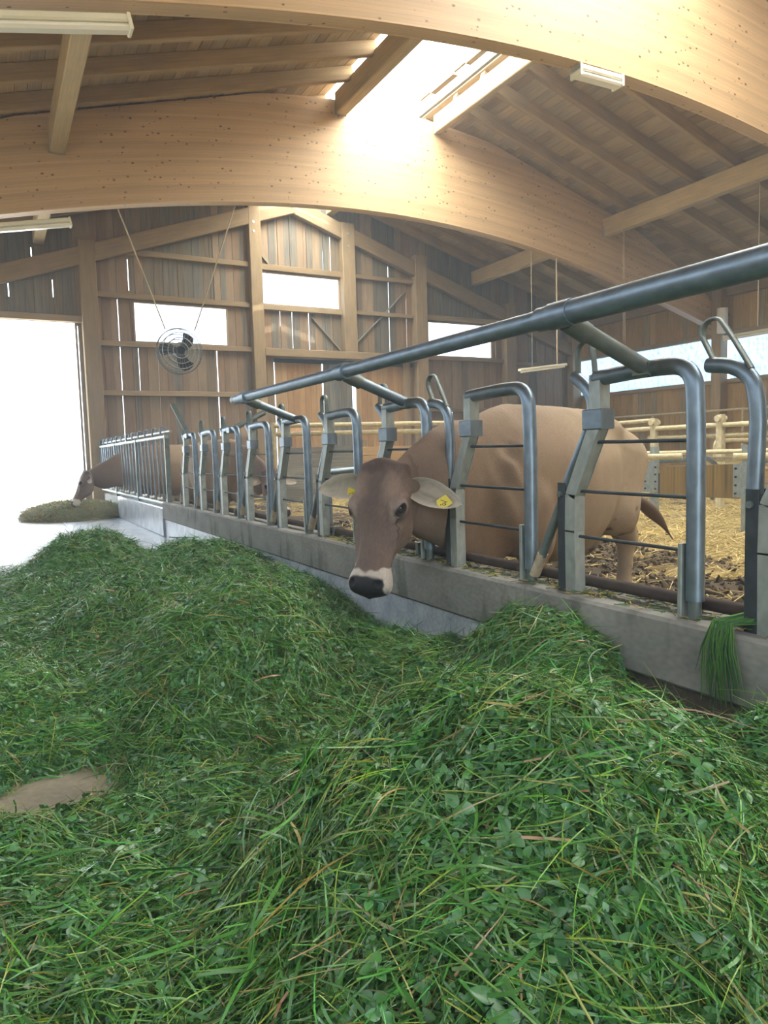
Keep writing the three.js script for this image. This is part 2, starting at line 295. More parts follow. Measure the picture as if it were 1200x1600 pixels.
// ---- right side wall
const wallRight = struct('wall_right', 'right side wall of ochre planks below and above a long window strip', 'wall');
{
  const z0 = ZG, z1 = -7.5;
  for (const [a, b] of [[-0.02, 2.42], [3.63, 4.42]]) for (let z = z0; z < z1;) {
    const w = rr(0.16, 0.24); part(wallRight, 'plank', box(XR, XR + 0.03, a, b, z, z + w - rr(0.003, 0.008), 0.002), pick(M.wallR)); z += w;
  }
  part(wallRight, 'wall_slab', box(XR, XR + 0.1, -0.05, 2.42, z1 + 0.05, ZF), M.wallR[0]); part(wallRight, 'wall_slab', box(XR, XR + 0.1, 3.63, 4.42, z1 + 0.05, ZF), M.wallR[0]);
  part(wallRight, 'sill', box(XR - 0.08, XR + 0.1, 2.42, 2.52, ZG, ZF, 0.008), M.post[2]); part(wallRight, 'lintel', box(XR - 0.06, XR + 0.06, 3.52, 3.63, ZG, ZF, 0.008), M.post[0]);
  part(wallRight, 'wall_plate', box(XR - 0.12, XR + 0.1, 4.42, 4.74, ZG, ZF, 0.012), M.post[1]);
  for (const z of [-11.25, -5.9, -0.6]) part(wallRight, 'post', box(XR - 0.27, XR - 0.005, -0.05, 4.9, z - 0.13, z + 0.13, 0.012), M.post[2]);
  const wf = std(0x9fb4cc, {}); const dirt = tile((u, v) => fbm(u * 30, v * 14, 61, 4));
  const netMap = tex(512, 128, (u, v) => { const d = sstep(0.05, 0.3, dirt(u, v)); return [mix(0.98, 0.78, d), mix(0.99, 0.83, d), mix(1, 0.9, d)]; }, true, 0.3, 1);
  for (const [a, b, n] of [[-16.0, -11.4, 4], [-11.1, -6.05, 5], [-5.75, -0.75, 6]]) {
    const o = struct('window_' + n, ['long strip window of hazy sheet beyond the cow', 'strip window of hazy sheet right of the wall post', 'strip window of hazy sheet beside the camera'][n - 4], 'window');
    part(o, 'pane', bar([XR + 0.05, 3.02, a], [XR + 0.05, 3.02, b], 0.004, 1.0, [0, 1, 0], 0), new THREE.MeshPhysicalMaterial({ color: 0xcfe0f2, map: netMap, transmission: 0.9, roughness: 0.9, thickness: 0, side: THREE.DoubleSide }), 'hazy bluish plastic sheet');
  }
}
// ---- left side wall and near gable (behind the camera)
{
  const wl = struct('wall_left', 'left side wall of planks along the feeding alley', 'wall');
  part(wl, 'wall_slab', box(XL - 0.1, XL, -0.05, 2.5, ZG, ZF), M.wallR[1]); part(wl, 'wall_slab', box(XL - 0.1, XL, 3.5, 5.0, ZG, ZF), M.wallR[1]);
  for (const z of [-16.0, -11.2, -5.9, -0.6, 4.1]) part(wl, 'post', box(XL - 0.1, XL + 0.16, -0.05, 4.9, z - 0.13, z + 0.13, 0.012), M.post[2]);
  const wn = struct('wall_near', 'near gable wall with the open alley gate', 'wall');
  const shape = new THREE.Shape([[XL, -0.05], [-1.6, -0.05], [-1.6, 3.85], [1.66, 3.85], [1.66, -0.05], [XR, -0.05], [XR, roofY(XR)], [RIDGE, ROOF_Y], [XL, roofY(XL)]].map((q) => new THREE.Vector2(...q)));
  const g = extrude(shape, 0.06, 0); g.translate(0, 0, ZF); part(wn, 'wall_slab', g, M.wallR[3]);
}

// ---- roof
const roof = struct('ceiling', 'open timber roof of boards on rafters with a long ridge skylight', 'roof');
{
  const SK = 0.98, cosA = 1 / Math.hypot(1, PITCH);
  for (const s of [-1, 1]) {
    const at = (u, off) => [RIDGE + s * u, ROOF_Y - PITCH * u + off];
    // cover over the boards
    const [ax, ay] = at(SK, 0.09), [bx, by] = at(9.4, 0.09);
    part(roof, 'roof_cover', bar([(ax + bx) / 2, (ay + by) / 2, ZG - 0.5], [(ax + bx) / 2, (ay + by) / 2, ZF + 0.3], Math.hypot(bx - ax, by - ay), 0.08, [-(by - ay) * s, (bx - ax) * s, 0], 0), M.greyPlank[2]);
    for (const [z0, z1] of [[ZG - 0.3, -11.3], [-11.296, -6.0]]) for (let u = SK + 0.02; u < 8.95;) {
      const w = rr(0.15, 0.21), [x, y] = at(u + (w / 2) * cosA, 0.02 + rr(0, 0.006));
      part(roof, 'roof_board', bar([x, y, z0], [x, y, z1], w - 0.006, 0.024, [PITCH * s, 1, 0], 0.002), pick(M.roof)); u += w * cosA;
    }
    part(roof, 'roof_deck', (() => { const [x, y] = at(5, 0.02); return bar([x, y, -5.99], [x, y, ZF], 8.3, 0.024, [PITCH * s, 1, 0], 0); })(), M.roof[1]);
    for (const z of [-15.8, -15.0, -14.2, -13.4, -12.6, -11.85, -10.8, -10.0, -9.2, -8.4, -7.6, -6.8]) {
      const [x0, y0] = at(SK + 0.02, -0.1), [x1, y1] = at(8.95, -0.1);
      part(roof, 'rafter', bar([x0, y0, z], [x1, y1, z], 0.11, 0.21, [0, 1, 0], 0.008), pick(M.rafter));
    }
    // glazing of the ridge skylight
    const gz = struct('window_' + (s < 0 ? 7 : 8), s < 0 ? 'left slope of the glowing ridge skylight' : 'right slope of the glowing ridge skylight', 'skylight');
    for (let z = ZG - 0.4; z < ZF; z += 1.05) {
      const [x0, y0] = at(0.01, 0.14), [x1, y1] = at(SK + 0.06, 0.14);
      part(gz, 'pane', bar([(x0 + x1) / 2, (y0 + y1) / 2, z], [(x0 + x1) / 2, (y0 + y1) / 2, z + 1.03], Math.hypot(x1 - x0, y1 - y0), 0.004, [PITCH * s, 1, 0], 0), GLAZE());
    }
  }
  part(roof, 'ridge_cap', bar([RIDGE, ROOF_Y + 0.16, ZG - 0.45], [RIDGE, ROOF_Y + 0.16, ZF + 0.2], 0.14, 0.03), M.galvDull);
  // light glazing bar with short packing strips along the skylight
  const gb = struct('trim_2', 'pale glazing bar under the right side of the skylight', 'glazing bar');
  part(gb, 'bar', bar([RIDGE + 0.62, 7.28, -11.3], [RIDGE + 0.62, 7.28, -1], 0.05, 0.06), M.post[2]);
  for (let z = -10.9; z < -5; z += 1.05) part(gb, 'packing_strip', bar([RIDGE + 0.62, 7.22, z], [RIDGE + 0.62, 7.22, z + 0.7], 0.11, 0.05), M.post[2]);
}
function GLAZE() { return (GLAZE.m ??= new THREE.MeshPhysicalMaterial({ color: 0xffffff, transmission: 0.9, roughness: 1, thickness: 0, side: THREE.DoubleSide })); }

// ---- glued laminated arches and purlins
function arch(zf, label) {
  const o = thing('glulam_arch', label, 'beam', [0, 0, 0], 'curved glulam arches');
  const N = 72, T = 0.2, pos = [], uv = [], idx = [], x0 = XL + 0.02, x1 = XR - 0.02;
  const vert = (x, y, z, u, v) => { pos.push(x, y, z); uv.push(u, v); return pos.length / 3 - 1; };
  for (const z of [zf, zf - T]) { const base = pos.length / 3, R = 6; for (let i = 0; i <= N; i++) { const x = mix(x0, x1, i / N), a = archLow(x), b = archTop(x); for (let j = 0; j <= R; j++) { const y = mix(a, b, j / R); vert(x, y, z, y - a + 0.02, x); if (i && j) { const q = base + (i - 1) * (R + 1) + j - 1; if (z === zf) idx.push(q, q + R + 1, q + R + 2, q, q + R + 2, q + 1); else idx.push(q, q + R + 2, q + R + 1, q, q + 1, q + R + 2); } } } }
  for (const [f, s] of [[archLow, 1], [archTop, -1]]) { const base = pos.length / 3; for (let i = 0; i <= N; i++) { const x = mix(x0, x1, i / N), y = f(x); vert(x, y, zf, 0.1, x); vert(x, y, zf - T, 0.1 + T, x); if (i) { const q = base + (i - 1) * 2; if (s > 0) idx.push(q, q + 1, q + 3, q, q + 3, q + 2); else idx.push(q, q + 3, q + 1, q, q + 2, q + 3); } } }
  const g = new THREE.BufferGeometry(); g.setAttribute('position', new THREE.Float32BufferAttribute(pos, 3)); g.setAttribute('uv', new THREE.Float32BufferAttribute(uv, 2)); g.setIndex(idx);
  const g2 = g.toNonIndexed(); g2.computeVertexNormals(); part(o, 'beam', g2, M.glulam);
  return o;
}
arch(-11.4, 'far curved glulam timber arch spanning the barn below the glowing skylight');
arch(-6.15, 'nearest curved glulam timber arch along the top of the picture');
arch(-0.9, 'curved glulam timber arch above the camera');
function purlin(x, z0, z1, yTop, w, h, label, mat = M.purlin) {
  const o = thing('purlin', label, 'beam', [x, yTop - h, z0]);
  part(o, 'timber', bar([0, h / 2, 0], [0, h / 2, z1 - z0], w, h, [0, 1, 0], 0.014), mat);
  part(o, 'hanger', box(-w / 2 - 0.004, w / 2 + 0.004, -0.004, h * 0.55, 0.0, 0.035, 0), M.galvPale, 'galvanised joist hanger');
}
purlin(11.72, -11.38, -6.36, 5.8, 0.18, 0.36, 'thick timber purlin on the right between the near and far arches');
purlin(11.72, ZG + 0.02, -11.62, 5.8, 0.18, 0.36, 'thick timber purlin on the right between far arch and gable wall');
purlin(1.08, -11.38, -6.36, 5.72, 0.2, 0.36, 'pale cobwebbed timber purlin on the left between the near and far arches');
purlin(1.08, ZG + 0.02, -11.62, 5.72, 0.2, 0.36, 'pale timber purlin on the left beyond the far arch');
purlin(5.56, -11.38, -6.36, 7.1, 0.2, 0.36, 'dark ridge timber along the left edge of the skylight');
purlin(7.5, -11.38, -6.36, 7.1, 0.12, 0.32, 'timber trimmer along the right edge of the skylight');
purlin(5.56, ZG + 0.02, -11.62, 7.1, 0.2, 0.36, 'ridge timber beyond the far arch, left of the ridge');
purlin(7.5, ZG + 0.02, -11.62, 7.1, 0.2, 0.36, 'ridge timber beyond the far arch, right of the ridge');
// ------------------------------------------------------------------ feed barrier: arched panels with swinging yokes
const FX = 1.975, PITCHZ = 0.805, Z0 = -1.535, KT = 0.455;
function loopShape() {   // flat strip loop on top of a yoke, in the (z, y) plane
  const pts = [V(0, 0.44, 0.082), V(0, 0.5, 0.082)];
  for (let k = 0; k <= 8; k++) { const a = Math.PI - (k / 8) * Math.PI; pts.push(V(0, 0.535 + Math.sin(a) * 0.037, 0.121 + Math.cos(a) * 0.039)); }
  pts.push(V(0, 0.46, 0.168), V(0, 0.36, 0.174));
  return tube(pts, 0.006, { sides: 8, flat: 2.4, up: [1, 0, 0] });
}
function feedPanel(k, swing, label) {
  const o = thing('feed_barrier_panel', label, 'feed barrier', [FX, 0, Z0 - PITCHZ * k], 'arched feed barrier panels along the kerb');
  // bent pipe: starts at the channel, runs level, bends over and goes down
  part(o, 'arch_pipe', tube([[0, 1.272, -0.43], [0, 1.283, -0.18], [0, 1.275, -0.01], [0, 1.06, 0], [0, 0.515, 0]], 0.029, { fillet: 0.15, n: 10, sides: 18 }), M.galv);
  part(o, 'pipe_insert', cyl([0, 0.456, 0], [0, 0.53, 0], 0.021), M.galvDull);
  part(o, 'foot_plate', box(-0.03, 0.012, 0.456, 0.70, -0.046, -0.03, 0.002), M.galvPale);
  // bent channel: web facing the alley and two flanges
  const path = [[1.285, -0.415], [1.10, -0.418], [0.84, -0.545], [0.70, -0.548], [0.456, -0.545]];
  const strip = (dx, dz, w, d) => { const gs = []; for (let i = 0; i < path.length - 1; i++) { const [y0, z0] = path[i], [y1, z1] = path[i + 1]; const e = 0.006; gs.push(bar([dx, y0, z0 + dz], [dx, y1 - e, z1 + dz + (z1 - z0) * e], w, d, [0, 0, 1], 0.001)); } return merge(gs); };
  part(o, 'channel', merge([strip(0.0, 0.024, 0.05, 0.006), strip(-0.024, 0.0, 0.005, 0.054), strip(0.024, 0.0, 0.005, 0.054)]), M.galvPale, 'pale galvanised bent channel');
  part(o, 'sleeve', box(-0.034, 0.034, 1.085, 1.16, -0.47, -0.376, 0.004), M.galv);
  part(o, 'pivot_post', merge([box(-0.026, -0.02, 0.456, 0.885, -0.615, -0.572, 0.001), box(0.02, 0.026, 0.456, 0.885, -0.615, -0.572, 0.001), box(-0.02, 0.02, 0.456, 0.8, -0.578, -0.572, 0.001)]), M.steelDark, 'dark upright carrying the pivot');
  part(o, 'pivot_bolt', cyl([-0.036, 0.84, -0.598], [0.036, 0.84, -0.598], 0.011, 10), M.galvDull);
  for (const [y, z] of [[1.035, -0.445], [0.85, -0.54], [0.675, -0.54]]) part(o, 'rod', cyl([0, y + 0.004, z], [0, y, -0.02], 0.0065, 8), M.steelDark);
  // yoke: hangs on the pivot
  const yk = new THREE.Group(); yk.name = 'yoke'; yk.position.set(0, 0.84, -0.598); yk.rotation.x = swing; o.add(yk);
  part(yk, 'yoke_pipe', tube([[0, 0.03, 0.012], [0, 0.24, 0.135], [0, 0.335, 0.165], [0, 0.40, 0.13], [0, 0.452, 0.06]], 0.024, { fillet: 0.1, n: 8, sides: 16 }), M.galv);
  part(yk, 'handle_loop', loopShape(), M.galvDull);
  part(yk, 'lever', tube([[0, 0.04, 0.02], [0, -0.26, -0.145]], 0.019, { sides: 12 }), M.galvDull);
  part(yk, 'lever_end', tube([[0, -0.25, -0.14], [0, -0.345, -0.193]], 0.026, { sides: 12, flat: 0.7 }), M.plastic, 'pale plastic end of the lever');
  return o;
}
const panelLabels = ['feed barrier panel at the right edge, cut off by the picture', 'nearest whole feed barrier panel, in front of the cow\'s hindquarters', 'feed barrier panel at the cow\'s shoulder, its yoke against her neck', 'feed barrier panel just behind the cow\'s head with a strut to the pipe', 'fourth whole feed barrier panel from the right, left of the cow\'s ear', 'fifth whole feed barrier panel, holding the last strut of the pipe', 'sixth whole feed barrier panel, with a loose stub beside it', 'seventh whole feed barrier panel from the right', 'eighth whole feed barrier panel from the right', 'farthest feed barrier panel beside the narrow headlock bars'];
for (let k = -1; k <= 8; k++) feedPanel(k, k === 1 || k === -1 ? -0.5 : rr(-0.03, 0.03), panelLabels[k + 1]);
// bottom rail through the feet, in lengths
for (let i = 0; i < 4; i++) {
  const z1 = -0.2 - i * 2.28, z0 = z1 - 2.27;
  const o = thing('bottom_rail', ['dark bottom rail pipe on the kerb below the nearest panels', 'bottom rail pipe on the kerb below the cow\'s head', 'bottom rail pipe on the kerb below the middle panels', 'bottom rail pipe on the kerb below the far panels'][i], 'rail', [FX + 0.062, 0.497, z0]);
  part(o, 'pipe', cyl([0, 0, 0], [0, 0, z1 - z0 - 0.01], 0.023, 14), M.rust); for (const f of [0.3, 1.4]) part(o, 'clamp', box(-0.03, 0.03, -0.042, 0.03, f, f + 0.03, 0.003), M.galvDull);
}
// overhead neck pipe with struts
{
  const o = thing('neck_pipe', 'long galvanised overhead pipe held above the feed barrier by struts', 'pipe', [1.6, 1.44, -5.2]);
  part(o, 'pipe', cyl([0, 0, 0], [0, 0, 3.44], 0.032, 20), M.galv); part(o, 'pipe', cyl([0, 0, 3.36], [0, 0.0, 6.4], 0.0385, 20), M.galv); part(o, 'end_plug', cyl([0, 0, -0.03], [0, 0, 0.02], 0.034), M.galvPale);
  for (const [k, r] of [[0, 0.034], [2, 0.03], [4, 0.026]]) {
    const z = Z0 - PITCHZ * k - 0.2 + 5.2; const s = new THREE.Group(); s.name = 'strut'; s.position.set(0, 0, z); o.add(s);
    part(s, 'arm', tube([[0.03, -0.025, 0], [0.37, -0.155, 0]], 0.028, { sides: 16 }), k ? M.galv : M.galvDull);
    part(s, 'inner_pipe', tube([[0.34, -0.14, 0], [0.385, -0.16, 0]], 0.023), M.galv);
    part(s, 'collar', cyl([0, 0, -0.05], [0, 0, 0.05], 0.0425, 20), M.galv); part(s, 'clamp', box(0.345, 0.405, -0.185, -0.135, -0.035, 0.035, 0.006), M.galvDull);
    part(s, 'saddle', tube([[0.02, -0.02, 0], [0.1, -0.055, 0]], 0.034, { sides: 16 }), M.galvDull); part(s, 'bolt', cyl([0.1, -0.03, -0.03], [0.12, 0.0, -0.03], 0.008, 8), M.galvPale);
  }
  const t = thing('strut_stub', 'short bare strut sticking up from the farthest feed barrier panel', 'strut', [FX, 1.275, Z0 - PITCHZ * 8 - 0.25]);
  part(t, 'arm', bar([0, 0, 0], [-0.17, 0.36, 0], 0.05, 0.03, [0, 0, 1]), M.galvDull); part(t, 'clamp', box(-0.04, 0.04, -0.03, 0.02, -0.04, 0.04), M.galv);
  const t2 = thing('strut_stub', 'short grey strut leaning into the stall by the seventh panel', 'strut', [FX, 1.275, Z0 - PITCHZ * 6 - 0.2]);
  part(t2, 'arm', tube([[0, 0, 0], [0.34, 0.16, -0.05]], 0.026), M.galvDull); part(t2, 'clamp', box(-0.04, 0.04, -0.03, 0.02, -0.04, 0.04), M.galv);
}
// far self-closing headlocks: many slim bars between rails
{
  const o = thing('headlock_barrier', 'far barrier of many slim upright headlock bars by the gable door', 'feed barrier', [FX, 0, -16.0]);
  const L = 6.6; for (const [y, r] of [[1.37, 0.018], [1.30, 0.024], [0.425, 0.024]]) part(o, 'rail', cyl([y > 1.35 ? 0.05 : 0, y, 0], [y > 1.35 ? 0.05 : 0, y, L], r, 12), M.galvPale);
  for (let i = 0; i < 24; i++) {
    const z = 0.12 + i * 0.278, tilt = i % 2 ? 0.07 : -0.03, lp = i % 2 === 0;
    part(o, 'bar', tube(lp ? [[0.0, 0.43, z], [0, 1.36, z + tilt], [0.0, 1.44, z + tilt], [0.05, 1.44, z + tilt], [0.05, 1.37, z + tilt]] : [[0, 0.43, z], [0, 0.8, z + 0.02], [0, 1.31, z - tilt]], 0.0125, { fillet: 0.03, sides: 10 }), M.galv);
    if (!lp) part(o, 'stop_knob', cyl([-0.03, 0.48, z], [0.03, 0.48, z], 0.02, 10), M.white);
  }
  for (const z of [0.02, 2.2, 4.4, 6.56]) part(o, 'post', box(-0.03, 0.03, 0.36, 1.33, z - 0.025, z + 0.025), M.galvDull);
}
// ------------------------------------------------------------------ cows: distance fields meshed with surface nets
function surfaceNet(sdf, lo, hi, cell) {
  const n = [0, 1, 2].map((i) => Math.ceil((hi[i] - lo[i]) / cell) + 1), [nx, ny, nz] = n, F = new Float32Array(nx * ny * nz);
  for (let k = 0, q = 0; k < nz; k++) for (let j = 0; j < ny; j++) for (let i = 0; i < nx; i++, q++) F[q] = sdf(lo[0] + i * cell, lo[1] + j * cell, lo[2] + k * cell);
  const at = new Int32Array(nx * ny * nz).fill(-1), pos = [], idx = [], off = [0, 1, nx, nx + 1, nx * ny, nx * ny + 1, nx * ny + nx, nx * ny + nx + 1];
  const E = [[0, 1], [2, 3], [4, 5], [6, 7], [0, 2], [1, 3], [4, 6], [5, 7], [0, 4], [1, 5], [2, 6], [3, 7]], C = [...Array(8)].map((_, c) => [c & 1, (c >> 1) & 1, c >> 2]);
  for (let k = 0; k < nz - 1; k++) for (let j = 0; j < ny - 1; j++) for (let i = 0; i < nx - 1; i++) {
    const q = i + nx * (j + ny * k); let m = 0; for (let c = 0; c < 8; c++) if (F[q + off[c]] < 0) m |= 1 << c;
    if (m === 0 || m === 255) continue;
    let x = 0, y = 0, z = 0, w = 0;
    for (const [a, b] of E) { const fa = F[q + off[a]], fb = F[q + off[b]]; if (fa < 0 === fb < 0) continue; const t = fa / (fa - fb); x += mix(C[a][0], C[b][0], t); y += mix(C[a][1], C[b][1], t); z += mix(C[a][2], C[b][2], t); w++; }
    at[q] = pos.length / 3; pos.push(lo[0] + (i + x / w) * cell, lo[1] + (j + y / w) * cell, lo[2] + (k + z / w) * cell);
  }
  const st = [1, nx, nx * ny];
  for (let k = 1; k < nz - 1; k++) for (let j = 1; j < ny - 1; j++) for (let i = 1; i < nx - 1; i++) {
    const q = i + nx * (j + ny * k), in0 = F[q] < 0;
    for (let a = 0; a < 3; a++) {
      const in1 = F[q + st[a]] < 0; if (in0 === in1) continue;
      const b = st[(a + 1) % 3], c = st[(a + 2) % 3], v = [at[q - b - c], at[q - c], at[q], at[q - b]];
      if (in0) idx.push(v[0], v[1], v[2], v[0], v[2], v[3]); else idx.push(v[0], v[2], v[1], v[0], v[3], v[2]);
    }
  }
  const e = cell * 0.6, nor = new Float32Array(pos.length);
  for (let q = 0; q < pos.length; q += 3) {
    const [x, y, z] = [pos[q], pos[q + 1], pos[q + 2]], g = [sdf(x + e, y, z) - sdf(x - e, y, z), sdf(x, y + e, z) - sdf(x, y - e, z), sdf(x, y, z + e) - sdf(x, y, z - e)], L = Math.hypot(...g) || 1;
    nor[q] = g[0] / L; nor[q + 1] = g[1] / L; nor[q + 2] = g[2] / L;
  }
  const G = new THREE.BufferGeometry(); G.setAttribute('position', new THREE.Float32BufferAttribute(pos, 3)); G.setAttribute('normal', new THREE.Float32BufferAttribute(nor, 3)); G.setIndex(idx);
  return G;
}
const smin = (a, b, k) => { const h = Math.max(k - Math.abs(a - b), 0) / k; return Math.min(a, b) - h * h * k * 0.25; };
const smax = (a, b, k) => -smin(-a, -b, k);
// tapered capsule with its own squeeze across z
function cone(px, py, pz, A, B, ra, rb, sq = 1) {
  const bx = B[0] - A[0], by = B[1] - A[1], bz = (B[2] - A[2]), ax = px - A[0], ay = py - A[1], az = pz - A[2];
  const t = clamp((ax * bx + ay * by + az * bz) / (bx * bx + by * by + bz * bz + 1e-9));
  return Math.hypot(ax - bx * t, ay - by * t, (az - bz * t) * sq) - mix(ra, rb, t);
}
const ell = (x, y, z, c, r) => { const a = (x - c[0]) / r[0], b = (y - c[1]) / r[1], d = (z - c[2]) / r[2]; return (Math.hypot(a, b, d) - 1) * Math.min(...r); };
function spline(tab) {   // rows [t, a, b, ...] -> smooth lookup
  const n = tab.length, w = tab[0].length;
  return (t) => {
    let i = 0; while (i < n - 2 && t > tab[i + 1][0]) i++;
    const h = tab[i + 1][0] - tab[i][0], f = clamp((t - tab[i][0]) / h), out = [];
    for (let k = 1; k < w; k++) {
      const p1 = tab[i][k], p2 = tab[i + 1][k], m1 = i ? ((p2 - tab[i - 1][k]) / (tab[i + 1][0] - tab[i - 1][0])) * h : (p2 - p1), m2 = i < n - 2 ? ((tab[i + 2][k] - p1) / (tab[i + 2][0] - tab[i][0])) * h : (p2 - p1);
      out.push((2 * f ** 3 - 3 * f * f + 1) * p1 + (f ** 3 - 2 * f * f + f) * m1 + (-2 * f ** 3 + 3 * f * f) * p2 + (f ** 3 - f * f) * m2);
    }
    return out;
  };
}
// ---- head in its own axes: x from poll (0) to muzzle (0.6), y out of the forehead, z to the cow's left
const headTab = spline([   // t, front, back, half width, narrowing of the jaw
  [-0.032, -0.08, -0.09, 0.0200, 0.2], [-0.02, -0.045, -0.12, 0.0820, 0.2], [0.0, -0.018, -0.15, 0.1000, 0.2], [0.05, 0.002, -0.19, 0.1060, 0.22], [0.12, 0.006, -0.225, 0.1090, 0.28], [0.19, 0.002, -0.252, 0.1100, 0.34], [0.26, -0.012, -0.268, 0.1000, 0.36],
  [0.33, -0.022, -0.25, 0.0764, 0.34], [0.40, -0.026, -0.205, 0.0664, 0.28], [0.46, -0.024, -0.172, 0.0655, 0.2], [0.52, -0.018, -0.158, 0.0828, 0.1], [0.565, -0.022, -0.152, 0.0864, 0.08], [0.595, -0.045, -0.138, 0.0673, 0.1], [0.615, -0.085, -0.098, 0.0109, 0.1]]);
function headSdf(x, y, z) {
  const t = clamp(x, -0.032, 0.615), [f, b, hw0, nar] = headTab(t), c = (f + b) / 2, hv = Math.max((f - b) / 2, 0.004), q = (y - c) / hv, hw = hw0 * (1 - nar * sstep(0.1, -1, q));
  const a = Math.abs(z) / Math.max(hw, 0.004), e = mix(3.3, 2.4, sstep(0.04, 0.22, x)), k = Math.pow(Math.pow(Math.abs(q), e) + Math.pow(a, e), 1 / e);
  let d = (k - 1) * Math.min(hv, hw) * 0.9 + Math.abs(x - t) * 0.8;
  const az = Math.abs(z);
  d = smin(d, ell(x, y, az, [0.2, -0.043, 0.094], [0.048, 0.036, 0.030]), 0.03);        // brow and orbit
  d = smin(d, ell(x, y, az, [0.27, -0.165, 0.066], [0.085, 0.075, 0.028]), 0.03);         // cheek
  d = smin(d, ell(x, y, z, [-0.004, -0.035, 0], [0.03, 0.036, 0.055]), 0.03);              // poll tuft
  d = smin(d, ell(x, y, az, [0.075, -0.105, 0.088], [0.03, 0.03, 0.02]), 0.02);           // ear root
  d = smin(d, cone(x, y, az, [0.30, -0.075, 0.078], [0.46, -0.085, 0.066], 0.012, 0.006), 0.03);   // facial ridge
  d = smin(d, ell(x, y, z, [0.555, -0.135, 0], [0.045, 0.028, 0.058]), 0.015);            // chin
  d = smax(d, -ell(x, y, az, [0.115, 0.028, 0.0], [0.07, 0.016, 0.03]), 0.03);            // hollow of the forehead
  d = smax(d, -ell(x, y, az, [0.215, -0.033, 0.122], [0.030, 0.021, 0.018]), 0.006);     // eye opening
  d = smax(d, -ell(x, y, az, [0.556, -0.026, 0.056], [0.021, 0.02, 0.016]), 0.007);      // nostril
  const my = -0.112 + 0.06 * (0.6 - x); d += 0.0045 * Math.exp(-(((y - my) / 0.0035) ** 2)) * sstep(0.47, 0.5, x);   // mouth line
  return d;
}
